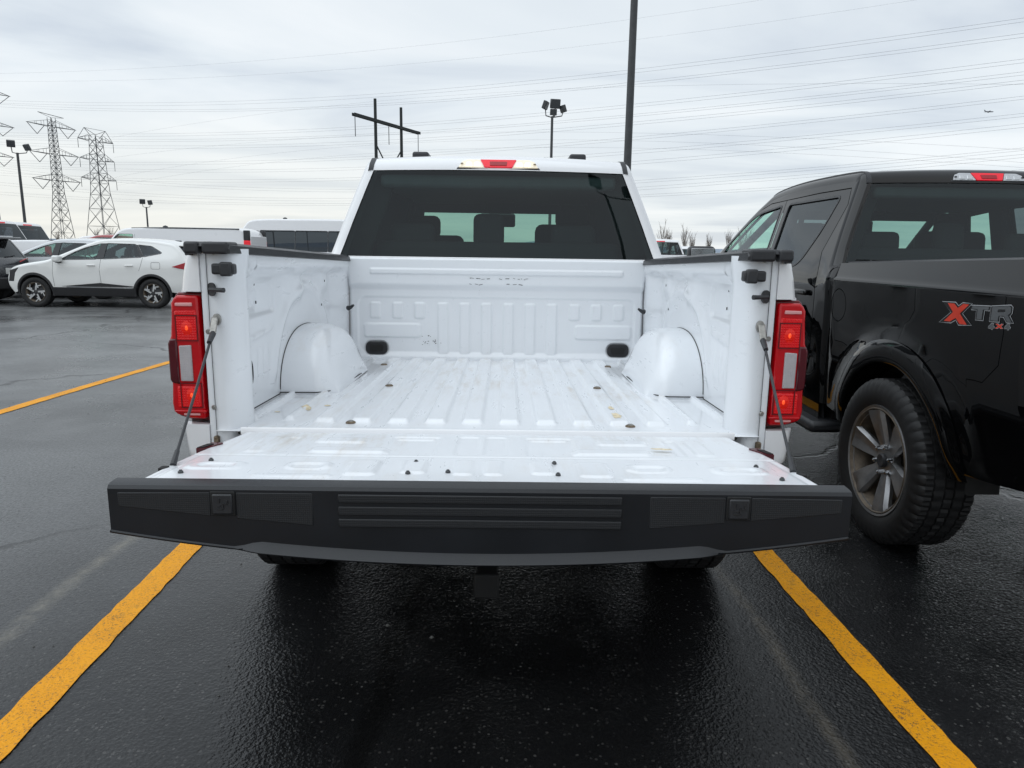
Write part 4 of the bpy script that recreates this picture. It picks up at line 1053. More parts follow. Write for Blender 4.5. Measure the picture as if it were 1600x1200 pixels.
    # tie-down bolts in the floor
    for x_, y_ in ((-.455, .131), (.462, .124), (-.433, .776), (.435, .776), (-.558, 1.389), (.571, 1.417)):
        b_ = MB().lathe_z([(.017, -.004), (.016, .001), (.011, .004), (.009, .003), (.001, .003)], 18).obj('bed_bolt', M['rusty'], T); b_.location = (x_, y_, float(floor_h(x_, y_)) + .002)
        MB().lathe_z([(.010, .002), (.009, .006), (.001, .007)], 6).obj('bolt_head', M['zinc'], b_)
    # ---- tailgate, folded down
    TG = bpy.data.objects.new('tailgate', None); COL.objects.link(TG); TG.parent = T
    def Wt(y):
        return np.interp(-np.asarray(y), (0.006, .018, .045, .086, .21, .31, .45, .56, .60), (.715, .738, .748, .752, .772, .786, .797, .803, .806))
    us = np.linspace(-1, 1, 330); ys = np.linspace(-.008, -.592, 120); U_, Y = np.meshgrid(us, ys); X = U_ * Wt(Y)
    Z = .849 - .044 * Y
    AX = np.abs(X); em = np.zeros_like(X)
    def rect(x0, x1, y0, y1, d, r=.02, ed=.012, mirror=True):
        a = rrect(X, Y, (x0 + x1) / 2, (y0 + y1) / 2, abs(x1 - x0), abs(y1 - y0), r, ed)
        if mirror: a = np.maximum(a, rrect(-X - .03, Y, (x0 + x1) / 2, (y0 + y1) / 2, abs(x1 - x0), abs(y1 - y0), r, ed))
        return d * a
    em += rect(-.50, -.345, -.172, -.100, .007)
    em += rect(-.485, -.262, -.288, -.222, .008)
    em += rect(-.285, -.135, -.300, -.070, -.006); em += rect(-.27, -.15, -.12, -.085, .006)
    em += rect(-.092, -.018, -.298, -.064, -.006)
    em += rect(-.66, -.60, -.29, -.09, .006, .02); em += rect(-.585, -.545, -.285, -.09, -.006, .015)
    em += rect(-.742, -.595, -.470, -.390, .006, .03); em += rect(-.715, -.62, -.452, -.408, -.007, .02)
    em += rect(-.505, -.380, -.462, -.378, .006, .035); em += rect(-.485, -.40, -.455, -.40, -.006, .02)
    em += rect(-.345, -.260, -.508, -.358, .006); em += rect(-.208, -.142, -.490, -.352, .007); em += rect(-.080, -.025, -.500, -.348, .006)
    em += rect(-.56, -.36, -.535, -.495, .005, .018)
    em += -.004 * np.exp(-((Y + .318) / .0035) ** 2)
    em += -.003 * np.exp(-((Y + .558) / .004) ** 2)
    em += -.004 * np.exp(-((AX - Wt(Y) + .030) / .006) ** 2) * sst(-.30, -.34, Y)
    Z = Z + em * .62
    Z = Z - .030 * sst(.985, 1.0, np.abs(U_)) - .016 * (1 - sst(-.045, -.008, Y) * 0 - 1) - .014 * sst(-.035, -.008, Y)
    MB().grid(np.dstack([X, Y, Z])).obj('tailgate_inner_panel', bp, TG, sharp=60, fix=False)
    m = MB(); m.grid(np.stack([np.stack([U_[0] * 0 + us * Wt(y), us * 0 + y, us * 0 + zz], 1) for y, zz in ((-.01, .788), (-.3, .800), (-.60, .814))]))
    for sg in (-1, 1):
        m.grid([[(sg * float(Wt(y)), y, .849 - .044 * y - .028), (sg * (float(Wt(y)) + .004), y, .849 - .044 * y - .034), (sg * (float(Wt(y)) - .005), y, .849 - .044 * y - .062)] for y in ys[::6]])
    m.grid([[(x * .71, -.008, .835), (x * .71, -.012, .788)] for x in np.linspace(-1, 1, 20)])
    m.obj('tailgate_outer_skin', paint, TG, sharp=50)
    for sg in (-1, 1):
        # latch pockets in the side edge
        q = rounded([(.742, -.196), (.772, -.194), (.793, -.262), (.768, -.252)], .004, 2)
        pk = MB().prism(q, lambda p: (sg * p[0], p[1], .8625), lambda p: (sg * p[0], p[1], .835)).obj('latch_pocket', M['marker'], TG)
        MB().prism(rounded([(.760, -.215), (.778, -.215), (.792, -.258), (.775, -.252)], .004, 2), lambda p: (sg * p[0], p[1], .8645), lambda p: (sg * p[0], p[1], .85)).obj('latch', M['seal'], pk)
        MB().prism(rounded([(.776, -.446), (.795, -.446), (.796, -.470), (.782, -.468)], .004, 2), lambda p: (sg * p[0], p[1], .8712), lambda p: (sg * p[0], p[1], .835)).obj('cable_notch', M['seal'], TG)
    for x_, y_ in ((-.177, -.382), (-.184, -.488), (-.088, -.474), (.178, -.38), (.18, -.49), (-.700, -.385), (-.725, -.502), (.695, -.394), (.717, -.511)):
        MB().lathe_z([(.0065, -.003), (.006, .001), (.004, .002), (.0035, .004), (.001, .0045)], 12).obj('tailgate_bolt', M['steel'], TG).location = (x_, y_, .849 - .044 * y_ + .004)
    st = []
    rs = np.random.RandomState(3)
    for i in range(18):
        a = 2 * math.pi * i / 18; st.append((.485 + (.034 + rs.uniform(-.008, .006)) * math.cos(a), -.234 + (.010 + rs.uniform(-.004, .003)) * math.sin(a) - .2 * .034 * math.cos(a) * .5))
    MB().add([(x, y, .849 - .044 * y + .0085) for x, y in st], [tuple(range(18))]).obj('rust_stain', M['stain'], TG)
    # black moulding along the gate's free edge
    def zb(x): return .707 + .068 * (x / .83) ** 2
    xs = np.linspace(-.828, .828, 80); P = []
    for x in xs:
        b_ = zb(x); lip = .045 * max(0, 1 - (abs(x) / .54) ** 2) ** .5 if abs(x) < .54 else 0
        lip = .018 * float(1 - sst(.49, .56, abs(x))) + .002
        P.append([(x, -.578, .876), (x, -.590, .8875), (x, -.618, .886), (x, -.628, .8835), (x, -.633, .876), (x, -.633, b_ + lip + .004), (x, -.637, b_ + lip - .002), (x, -.637 - .013 * lip / .020, b_ + .004), (x, -.634 - .013 * lip / .020, b_), (x, -.57, b_ + .03), (x, -.56, .83), (x, -.578, .876)])
    m = MB().grid(P); m.add(P[0][:-1], [tuple(range(11))]); m.add(P[-1][:-1], [tuple(range(11))])
    TM = m.obj('tailgate_moulding', M['trim'], TG, sharp=30, bevel=0)
    yf = -.6335
    for z0, z1 in ((.850, .869), (.821, .841), (.793, .812)):
        MB().box((-.003, yf + .0025, (z0 + z1) / 2), (.632, .012, z1 - z0)).obj('step_tread', M['tread'], TM, bevel=.002)
    for sg in (-1, 1):
        def zlow(x): return .795 + (.833 - .795) * (x - .376) / (.806 - .376)
        poly = [(.376, .870), (.376, .795), (.545, zlow(.545)), (.545, .870)]
        MB().prism([(sg * a, b) for a, b in poly], lambda p: (p[0], yf + .004, p[1]), lambda p: (p[0], yf - .0010, p[1])).obj('textured_pad', M['tread'], TM, bevel=.0015)
        poly = [(.603, .870), (.603, zlow(.603)), (.806, .836), (.806, .868)]
        MB().prism([(sg * a, b) for a, b in poly], lambda p: (p[0], yf + .004, p[1]), lambda p: (p[0], yf - .0010, p[1])).obj('textured_pad', M['tread'], TM, bevel=.0015)
        cx_ = sg * .574
        MB().box((cx_, yf, .845), (.054, .008, .056)).obj('button_surround', M['seal'], TM, bevel=.002)
        bt = MB().box((0, 0, 0), (.045, .012, .046)).obj('step_button', M['plastic'], TM, bevel=.003); bt.location = (cx_, yf - .002, .845)
        m = MB()
        for a, b_ in (((-.012, -.010), (.002, -.010)), ((.002, -.010), (.002, .002)), ((.002, .002), (.012, .002)), ((.012, .002), (.012, .010)), ((-.006, .004), (-.006, .014)), ((-.012, -.003), (-.003, -.003))):
            m.bar((a[0], -.007, a[1]), (b_[0], -.007, b_[1]), .0025, .0025)
        m.obj('step_symbol', M['cladding'], bt)

WHITE = make_truck('white pickup truck seen from behind with its tailgate folded down', (0, 0, 0), M['white'], M['bed'], True, True)
BLACK = make_truck('black pickup truck with lettering on its side, parked beside the open white pickup', (2.88, .28, 0), M['black'], M['black'], False, False)

# lettering on the black truck's near side: XTR 4x4
DEC = {
'X':[(0.5992, 1.2099), (0.5533, 1.2114), (0.5277, 1.1948), (0.4944, 1.2146), (0.4579, 1.2143), (0.5103, 1.1734), (0.4598, 1.1322), (0.5062, 1.1298), (0.5359, 1.1524), (0.573, 1.1343), (0.6146, 1.1328), (0.5579, 1.1754)],
'Xo':[(0.6425, 1.215), (0.5468, 1.2194), (0.5261, 1.206), (0.5006, 1.2208), (0.4383, 1.22), (0.4939, 1.1748), (0.4293, 1.1317), (0.5146, 1.1227), (0.5367, 1.1417), (0.5662, 1.1268), (0.6524, 1.1232), (0.574, 1.174)],
'T':[(0.4362, 1.2099), (0.3359, 1.2137), (0.3378, 1.202), (0.3704, 1.201), (0.3729, 1.1613), (0.4037, 1.1607), (0.4027, 1.2001), (0.4368, 1.1991)],
'To':[(0.4466, 1.2145), (0.3286, 1.2201), (0.3309, 1.1979), (0.3606, 1.1971), (0.3629, 1.1564), (0.4136, 1.155), (0.4126, 1.1945), (0.444, 1.1931)],
'R':[(0.3172, 1.2152), (0.2232, 1.2265), (0.2131, 1.2201), (0.2134, 1.2024), (0.2274, 1.1922), (0.2048, 1.1682), (0.2271, 1.1671), (0.2491, 1.1869), (0.2769, 1.1849), (0.2787, 1.1648), (0.3211, 1.1634)],
'Ro':[(0.3269, 1.2202), (0.2181, 1.2325), (0.2052, 1.2241), (0.205, 1.1998), (0.2159, 1.191), (0.1921, 1.1645), (0.2324, 1.1615), (0.2528, 1.1809), (0.2693, 1.1805), (0.2701, 1.1599), (0.3295, 1.1574)],
'Rh':[(0.2836, 1.2088), (0.2445, 1.212), (0.2443, 1.203), (0.2848, 1.1984)],
'f1':[(0.3305, 1.1369), (0.3121, 1.1533), (0.301, 1.1539), (0.3028, 1.1416), (0.2951, 1.1418), (0.2957, 1.1366), (0.3033, 1.1358), (0.304, 1.131), (0.3133, 1.13), (0.3126, 1.1347), (0.3314, 1.1327)],
'sx':[(0.2907, 1.1532), (0.2782, 1.1545), (0.2664, 1.15), (0.2575, 1.1555), (0.2477, 1.156), (0.2589, 1.1463), (0.2476, 1.1396), (0.2589, 1.1383), (0.2681, 1.1424), (0.2803, 1.136), (0.2904, 1.1354), (0.2747, 1.1457)],
'f2':[(0.2403, 1.1443), (0.2232, 1.1602), (0.2128, 1.1607), (0.2144, 1.1488), (0.2072, 1.149), (0.2078, 1.1439), (0.2148, 1.1431), (0.2155, 1.1386), (0.2242, 1.1376), (0.2235, 1.1422), (0.2411, 1.1403)]}
def decal_sheet(key, lift, mat, name, parent, grow=0.0):
    poly = DEC[key]
    if grow: poly = offset_poly(poly, grow)
    p, t = cdt(poly, [], .02)
    x = -(W_box(p[:, 0], p[:, 1]) + lift)
    return MB().add(np.c_[x, p], [tuple(q) for q in t]).obj(name, mat, parent)
dk = decal_sheet('Xo', .0016, M['decal_light'], 'decal_letter', BLACK)
tag(dk, 'red letter X with a silver outline')
decal_sheet('Xo', .0022, M['decal_black'], 'letter_border', dk, -.004); decal_sheet('X', .0030, M['decal_red'], 'letter_face', dk)
for a, b_, lab in (('To', 'T', 'grey letter T with a silver outline'), ('Ro', 'R', 'grey letter R with a silver outline')):
    dk = decal_sheet(a, .0016, M['decal_light'], 'decal_letter', BLACK); tag(dk, lab)
    decal_sheet(a, .0022, M['decal_black'], 'letter_border', dk, -.0035); decal_sheet(b_, .0030, M['decal_grey'], 'letter_face', dk)
    if b_ == 'R': decal_sheet('Rh', .0036, M['decal_black'], 'letter_hole', dk)
for a, mt in (('f1', 'decal_grey'), ('sx', 'decal_red'), ('f2', 'decal_grey')):
    dk = decal_sheet(a, .0016, M['decal_light'], 'decal_character', BLACK, .002); decal_sheet(a, .0024, M[mt], 'character_face', dk)

# ------------------------------------------------------------------ other vehicles
def wfun(half, tum, zb, y0, y1, front=.10, rear=.06, low=.05):
    def W(y, z):
        y = np.asarray(y, float); z = np.asarray(z, float)
        w = half - tum * np.maximum(z - zb, 0) - low * sst(.55, .25, z)
        w = w - front * sst(y1 - .75, y1 + .05, y) ** 1.5 - rear * sst(y0 + .5, y0 - .05, y)
        w = w + .012 * np.exp(-((z - zb + .12) / .05) ** 2)
        return w
    return W
def side_bits(T, W, arches, sill, mat, z0, z1, lip=.05):
    """plastic arch lips and sill covers on both sides"""
    for sg in (-1, 1):
        for (ay, az, ar) in arches:
            P = []
            for a in np.linspace(R(-12), R(192), 29):
                P.append([(sg * (float(W(ay + ar * math.cos(a), az + ar * math.sin(a))) + dx), ay + rr * math.cos(a), az + rr * math.sin(a)) for rr, dx in ((ar + lip, .001), (ar + lip * .9, .012), (ar, .014), (ar - .012, .0), (ar - .012, -.12))])
            MB().grid(P).obj('arch_trim', mat, T, sharp=50)
            Q = [[(sg * x, ay + (ar - .01) * math.cos(a), az + (ar - .01) * math.sin(a)) for x in (float(W(ay, .5)) - .08, .4)] for a in np.linspace(0, math.pi, 17)]
            MB().grid(Q).obj('wheel_arch_liner', M['under'], T)
        ya = sorted(a[0] for a in arches); r0 = arches[0][2]
        yy = np.linspace(ya[0] + r0 + lip * .6, ya[1] - r0 - lip * .6, 10)
        MB().grid([[(sg * (float(W(y, z)) + dx), y, z) for z, dx in ((z1 + .01, 0), (z1, .014), ((z0 + z1) / 2, .016), (z0, .006), (z0 - .02, -.10))] for y in yy]).obj('sill_trim', mat, T, sharp=50)

def crossover(label, loc, paint, group=None, full=True, rz=math.pi / 2, tail='slim'):
    T = thing('crossover_car', label, 'car', loc, rz, group)
    ctrl = [(-.78, .36, .04), (-.93, .52, .07), (-.97, .82, .09), (-.90, 1.02, .10),
            (-.80, 1.15, .10), (-.56, 1.45, .07),
            (-.36, 1.525, .05), (.25, 1.592, .04), (.90, 1.602, .04),
            (1.34, 1.55, .05), (2.34, 1.125, .08),
            (2.52, 1.075, .07), (3.00, 1.00, .06), (3.30, .915, .08), (3.41, .78, .12), (3.44, .55, .13), (3.32, .32, .12)]
    W = wfun(.93, .46, 1.08, -.95, 3.44, front=.13, rear=.08)
    wins = [('front_door_window', rounded([(2.08, 1.125), (1.82, 1.275), (1.55, 1.395), (1.19, 1.495), (1.26, 1.15)], [.02, .1, .1, .03, .02], 4), M['screen']),
            ('rear_door_window', rounded([(1.10, 1.155), (1.06, 1.50), (.40, 1.487), (.22, 1.205)], [.02, .03, .02, .02], 4), M['darkglass']),
            ('quarter_window', rounded([(.33, 1.475), (.02, 1.445), (-.24, 1.30), (.17, 1.215)], [.02, .04, .03, .02], 4), M['darkglass'])]
    seams = [[(1.18, .46), (1.20, .9), (1.16, 1.15), (1.125, 1.5)],
             [(2.28, .50), (2.30, .80), (2.27, 1.06)], [(.28, .88), (.22, 1.03), (.19, 1.19)]] if full else []
    arches = [(0, .36, .405), (2.755, .36, .405)]
    def names(c):
        return 'body_side'
    build_body(T, ctrl, W, .06, arches, (.40, .34), paint, wins, seams, [(4, 5, 'rear_window', M['darkglass'], .005), (9, 10, 'windscreen', M['screen'], .05)], panel_names=names, n=4, spacing=.12, crossn=10)
    side_bits(T, W, arches, .3, M['cladding'], .28, .47)
    for sg in (-1, 1):
        for q in ([(1.275, 1.14), (1.205, 1.505), (1.055, 1.51), (1.095, 1.145)], [(.405, 1.49), (.34, 1.48), (.165, 1.21), (.225, 1.20)]):
            p_, t_ = cdt(q, [], .08); MB().add(np.c_[sg * (W(p_[:, 0], p_[:, 1]) + .004), p_], [tuple(k_) for k_ in t_]).obj('door_pillar', M['plastic'], T)
    MB().box((0, -.62, 1.475), (1.24, .26, .035)).obj('rear_spoiler', paint, T, bevel=.012)
    MB().box((0, -.93, .50), (1.55, .10, .30)).obj('rear_bumper_trim', M['cladding'], T, bevel=.03)
    MB().box((0, 3.36, .40), (1.30, .10, .22)).obj('front_bumper_trim', M['cladding'], T, bevel=.03)
    for sg in (-1, 1):
        for (ay, az, ar) in arches: make_wheel(T, sg * .80, ay, .352, .352, .225, .228, sg, 'split' if full else 'plain', detail=full)
        tl = MB().prism([(-.97, .99), (-.90, 1.06), (-.80, 1.085), (-.60, 1.02), (-.50, .985), (-.62, .955), (-.80, .92), (-.96, .93)],
                        lambda p: (sg * (float(W(p[0], p[1])) - .06), p[0], p[1]), lambda p: (sg * (float(W(p[0], p[1])) + .012), p[0], p[1])).obj('taillight', M['reddeep'], T, bevel=.006)
        MB().prism([(3.42, .60), (3.36, .86), (3.10, .93), (3.22, .80), (3.28, .60)], lambda p: (sg * (float(W(p[0], p[1])) - .10), p[0], p[1]), lambda p: (sg * (float(W(p[0], p[1])) + .006), p[0], p[1])).obj('headlight', M['headlamp'], T, bevel=.01)
        mr = MB().box((0, 0, 0), (.20, .16, .15)).obj('door_mirror', paint, T, bevel=.04, seg=3); mr.location = (sg * 1.03, 2.10, 1.14)
        MB().box((sg * -.09, .02, -.06), (.12, .13, .07)).obj('mirror_foot', M['plastic'], mr, bevel=.02)
        if full:
            for y_ in (1.38, .50): 
                h = MB().box((0, 0, 0), (.03, .19, .03)).obj('door_handle', M['chrome'] if 0 else paint, T, bevel=.01); h.location = (sg * (float(W(y_, 1.0)) + .018), y_, 1.00)
            MB().grid([[(sg * (float(W(y, z)) + .018), y, z) for z in (.462 + .016 * (y - .5), .478 + .018 * (y - .5))] for y in np.linspace(.45, 2.0, 9)]).obj('bright_sill_strip', M['chrome'], T)
            MB().grid([[(sg * (float(W(y, z)) + .017), y, z) for z in (.50, .50 + .09 * (1 - abs(y - 1.2) / .95))] for y in np.linspace(.3, 2.1, 9)]).obj('door_cladding', M['cladding'], T)
            q = rounded([(-.22, .93), (-.02, .93), (-.02, 1.08), (-.22, 1.08)], .03, 3)
            ring = np.array(q + q[:1]); r2 = np.array(offset_poly(q, .006)); r2 = np.vstack([r2, r2[:1]])
            MB().grid(np.stack([np.c_[sg * (W(z[:, 0], z[:, 1]) + .002), z] for z in (ring, r2)])).obj('fuel_door_gap', M['galv'], T)
    for sx_ in (-.38, .38):
        S = MB().box((0, 0, 0), (.48, .14, .60)).obj('front_seat', M['seatc'], T, bevel=.05, seg=2); S.location = (sx_, 1.25, .92); S.rotation_euler = (R(12), 0, 0)
        MB().box((0, 0, 0), (.24, .09, .18)).obj('headrest', M['seatc'], S, bevel=.03).location = (0, 0, .38)
    MB().box((0, .20, .88), (1.2, .16, .58)).obj('rear_bench', M['seatc'], T, bevel=.05)
    MB().box((0, 1.95, .96), (1.35, .40, .24)).obj('dashboard', M['lining'], T, bevel=.05)
    sw = MB().tube([(.17 * math.cos(a), 0, .17 * math.sin(a)) for a in np.linspace(0, 2 * math.pi, 17)], .014, 6, cap=False); sw.bar((-.17, 0, 0), (.17, 0, 0), .03)
    o = sw.obj('steering_wheel', M['lining'], T); o.location = (-.38, 1.70, 1.08); o.rotation_euler = (R(-25), 0, 0)
    MB().box((0, .02, 0), (.03, .16, .05)).obj('roof_antenna', M['plastic'], T, bevel=.012).location = (0, -.30, 1.575)
    return T

def dark_suv(label, loc, rz):
    T = thing('crossover_car', label, 'car', loc, rz)
    ctrl = [(-.80, .38, .03), (-.95, .55, .05), (-.98, .90, .06), (-.94, 1.05, .06),
            (-.91, 1.10, .06), (-.66, 1.54, .05),
            (-.55, 1.62, .04), (.2, 1.675, .04), (.9, 1.67, .04), (1.25, 1.62, .05), (2.15, 1.17, .08), (2.4, 1.10, .07), (3.2, .96, .08), (3.38, .75, .12), (3.4, .4, .12)]
    W = wfun(.92, .42, 1.10, -.95, 3.4)
    wins = [('front_door_window', rounded([(1.95, 1.15), (1.2, 1.53), (1.15, 1.16)], .03, 3), M['darkglass']), ('rear_door_window', rounded([(1.05, 1.16), (1.05, 1.55), (-.1, 1.53), (-.3, 1.25)], .03, 3), M['darkglass'])]
    ar = [(0, .36, .41), (2.69, .36, .41)]
    build_body(T, ctrl, W, .05, ar, (.40, .36), M['navy'], wins, [], [(4, 5, 'rear_window', M['darkglass'], .06), (9, 10, 'windscreen', M['screen'], .05)], n=4, spacing=.14, crossn=10, panel_names=lambda c: 'body_side')
    side_bits(T, W, ar, .3, M['cladding'], .30, .46)
    MB().box((0, -.80, 1.60), (1.26, .34, .05)).obj('rear_spoiler', M['navy'], T, bevel=.015)
    MB().box((0, -.70, 1.64), (1.2, .16, .03)).obj('roof_edge', M['silver'], T, bevel=.01)
    MB().bar((-.05, -.96, 1.13), (.32, -.95, 1.17), .03, .025).obj('rear_wiper', M['plastic'], T)
    MB().box((0, -1.03, .80), (.36, .02, .15)).obj('number_plate', M['plate'], T, bevel=.004)
    MB().box((0, -1.0, .50), (1.6, .12, .30)).obj('rear_bumper_trim', M['cladding'], T, bevel=.04)
    for sg in (-1, 1):
        MB().prism([(.42, .99), (.88, .97), (.90, 1.10), (.70, 1.09), (.42, 1.03)], lambda p: (sg * p[0], -.80, p[1]), lambda p: (sg * p[0], -1.005 + .10 * (p[0] > .8), p[1])).obj('taillight', M['lens'], T, bevel=.008)
        for (ay, az, r_) in ar: make_wheel(T, sg * .80, ay, .355, .355, .225, .225, sg, 'plain', detail=False)
        MB().box((0, 0, 0), (.20, .16, .16)).obj('door_mirror', M['navy'], T, bevel=.04).location = (sg * 1.02, 1.85, 1.18)
    return T

def simple_pickup(label, loc, paint, rz=math.pi / 2, group=None, lamp=True):
    T = thing('pickup_truck', label, 'pickup truck', loc, rz, group)
    ctrl = [(0.02, .58, 0), (0, 1.0, 0), (.01, 1.36, 0), (.06, 1.40, 0), (1.62, 1.37, 0), (1.70, 1.375, 0), (1.735, 1.40, .02), (1.90, 1.83, .03), (1.98, 1.90, .03), (2.6, 1.93, .03), (3.2, 1.87, .035), (4.1, 1.42, .06), (4.3, 1.36, .04), (5.3, 1.27, .05), (5.5, 1.1, .08), (5.52, .55, .09)]
    W = lambda y, z: W_cab(y, z) - flare(y, z)
    wins = [('rear_door_window', rounded([(2.15, 1.345), (2.80, 1.345), (2.80, 1.745), (2.05, 1.75)], .03, 3), M['darkglass']), ('front_door_window', rounded([(2.95, 1.345), (4.0, 1.37), (3.45, 1.70), (2.95, 1.74)], .03, 3), M['screen'])]
    ar = [(.95, .405, .47), (4.6, .405, .47)]
    build_body(T, ctrl, W, .05, ar, (.52, .50), paint, wins, [], [(6, 7, 'rear_window', M['darkglass'], .02), (10, 11, 'windscreen', M['screen'], .05)], n=4, spacing=.16, crossn=8, panel_names=lambda c: 'body_side', margin=.02)
    MB().box((0, 1.90, 1.862), (.40, .05, .04)).obj('high_brake_light', M['redbright'], T, bevel=.008)
    MB().box((0, -.08, .62), (1.85, .16, .18)).obj('rear_bumper', M['chrome'], T, bevel=.03)
    MB().box((0, .80, 1.395), (1.60, 1.55, .03)).obj('bed_cover', M['plastic'], T, bevel=.01)
    for sg in (-1, 1):
        MB().box((sg * .91, .03, 1.05), (.12, .12, .38)).obj('taillight', M['lens'], T, bevel=.01)
        for (ay, az, r_) in ar: make_wheel(T, sg * .83, ay, .40, .40, .26, .24, sg, 'plain', detail=False)
        MB().box((0, 0, 0), (.22, .12, .20)).obj('door_mirror', paint, T, bevel=.03).location = (sg * 1.1, 3.85, 1.36)
    return T

def van(label, loc, paint, L, H, cargo, rz=math.pi / 2):
    T = thing('van', label, 'van', loc, rz)
    k = H / 2.0
    ctrl = [(-.02, .45, .02), (-.05, .9, .03), (-.03, 1.5 * k, .03), (.06, 1.86 * k, .04), (.20, 1.96 * k, .04), (.5, 2.0 * k, .04), (L * .45, 2.0 * k, .04), (L - 1.75, 1.975 * k, .04), (L - 1.35, 1.86 * k, .06), (L - .75, 1.22 * k if k < 1.1 else 1.32, .12), (L - .35, 1.06, .12), (L - .05, .85, .14), (L, .45, .14)]
    W = wfun(.96 if cargo else 1.02, .17, 1.1, 0, L, front=.10, rear=.03)
    zt = 1.77 * k
    wins = [('cab_window', rounded([(L - 1.85, 1.28), (L - .95, 1.26), (L - 1.32, zt), (L - 1.85, zt)], [.03, .08, .1, .04], 4), M['screen'])]
    if not cargo:
        wins = [('cab_window', rounded([(L - 1.85, 1.30), (L - 1.0, 1.28), (L - 1.25, 2.08), (L - 1.85, 2.08)], [.03, .08, .1, .04], 4), M['darkglass'])]
        for a, b_ in ((.12, 1.30), (1.33, 2.60), (2.63, L - 1.90)): wins.append(('side_window', rounded([(a, 1.30), (b_, 1.30), (b_, 2.10), (a, 2.10)], .04, 3), M['darkglass']))
    ar = [(1.0, .35, .42), (L - .95, .35, .42)]
    seams = [[(L - 1.92, .5), (L - 1.92, zt + .02)]] if cargo else []
    build_body(T, ctrl, W, .07, ar, (.40, .38), paint, wins, seams, [(8, 9, 'windscreen', M['screen'], .06)], n=4, spacing=.2, crossn=8, panel_names=lambda c: 'body_side')
    for sg in (-1, 1):
        for (ay, az, r_) in ar: make_wheel(T, sg * .84, ay, .34, .34, .215, .21, sg, 'plain', detail=False)
        if cargo:
            w0 = float(W(0, 1.5))
            MB().box((sg * (w0 - .06), .05, 1.84), (.14, .20, .34)).obj('taillight_housing', M['plastic'], T, bevel=.02)
            MB().box((sg * (w0 - .02), .04, 1.53), (.12, .20, .28)).obj('taillight', M['redbright'], T, bevel=.02)
        else:
            MB().box((sg * 1.0, .02, 1.2), (.10, .14, .60)).obj('taillight', M['lens'], T, bevel=.02)
        MB().box((0, 0, 0), (.18, .14, .28)).obj('door_mirror', M['plastic'], T, bevel=.03).location = (sg * 1.14, L - 1.1, 1.35)
    MB().box((0, -.07, 1.15), (1.62, .03, 1.30 * k)).obj('rear_door', paint, T, bevel=.02)
    if cargo: MB().tube([(-.80, .30, 1.985 * k), (-.80, L * .45, 2.0 * k), (-.76, L - 1.8, 1.975 * k)], .022, 5).obj('roof_gutter', M['galv'], T)
    MB().lathe_z([(.09, 0), (.08, .04), (.001, .07)], 10).obj('roof_antenna', M['plastic'], T).location = (0, L * .55, 2.03 * k)
    return T

G0 = -.09
crossover('white crossover with black arch trim parked broadside on the left of the lot', (-8.28, 15.75, G0), M['pearl'])
dark_suv('dark grey crossover at the left edge, its red rear lights toward the white crossover', (-13.35, 15.95, G0), math.pi / 2)
crossover('silver white crossover half hidden behind the nearest white crossover', (-11.0, 18.45, G0), M['silver'], full=False)
simple_pickup('white pickup at the far left showing a dark rear window, closest of the far pickups', (-13.65, 20.7, G0), M['white']).scale = (1.1, 1.1, 1.13)
simple_pickup('second white pickup at the far left, just beyond the closest one', (-14.7, 23.6, G0), M['white']).scale = (1.1, 1.1, 1.13)
van('white cargo van with red rear light behind the white crossover', (-8.72, 23.45, G0), M['white'], 5.75, 2.06, True)
van('tall white passenger van with a row of dark side windows behind the cargo van', (-5.7, 27.6, G0), M['white'], 5.9, 2.55, False)
simple_pickup('white pickup in the far row, left of the red car', (-17.0, 27.0, G0 + .14), M['white'])
crossover('white crossover in the far row right beside the red car', (-17.2, 30.5, G0 + .22), M['white'], full=False)
crossover('red car whose roof shows in the far row in front of the lattice towers', (-15.9, 29.2, G0 + .25), M['red'], full=False)
simple_pickup('white pickup seen from behind over the right rail of the open pickup', (5.62, 22.3, G0), M['white'], 0)
simple_pickup('white pickup farther back beside the windscreen pillar of the black pickup', (8.0, 26.5, G0 - .22), M['white'], 0)

# ------------------------------------------------------------------ poles, towers, wires
def flood_head(par, loc, rz, tilt, s=1.0):
    h = MB().box((0, 0, 0), (.46 * s, .20 * s, .42 * s)).obj('lamp_head', M['steel'], par, bevel=.03 * s); h.location = loc; h.rotation_euler = (tilt, 0, rz)
    MB().box((0, -.105 * s, 0), (.40 * s, .012, .36 * s)).obj('lamp_glass', M['lampglass'], h)
    return h
def light_pole(label, loc, H, r, heads, group=None):
    T = thing('light_pole', label, 'light pole', loc, 0, group)
    MB().tube([(0, 0, 0), (0, 0, H)], [r, r * .72], 12).obj('pole', M['steel'], T)
    MB().lathe_z([(r * 2.2, 0), (r * 2.2, .45), (r * 2.0, .5), (r, .5)], 16).obj('pole_base', M['galv'], T)
    m = MB()
    for (x, y, z, rz, tilt, s) in heads:
        m.tube([(0, 0, H - .05), (x * .9, y * .9, H + .02), (x, y, z - .18 * s)], .025, 6)
        flood_head(T, (x, y, z), rz, tilt, s)
    m.obj('lamp_bracket', M['steel'], T)
    return T
light_pole('light pole with two floodlights at the left edge, in front of the lattice towers', (-26.3, 38, 0), 6.15, .085, [(-.30, 0, 6.62, R(35), R(20), .85), (.42, .2, 6.46, R(-25), R(25), .8)])
light_pole('small far light pole with two floodlights above the cargo van', (-30.4, 60, 0), 4.5, .085, [(-.30, 0, 4.95, R(30), R(15), .95), (.34, 0, 4.88, R(-30), R(15), .9)])
light_pole('light pole with a cluster of floodlights rising over the white pickup roof', (1.96, 30, 0), 7.05, .075, [(-.30, 0, 7.50, R(70), R(20), .80), (.12, .0, 7.56, R(12), R(12), .92), (.05, 0, 7.22, R(10), R(10), .62), (.46, 0, 7.36, R(-65), R(20), .72)])
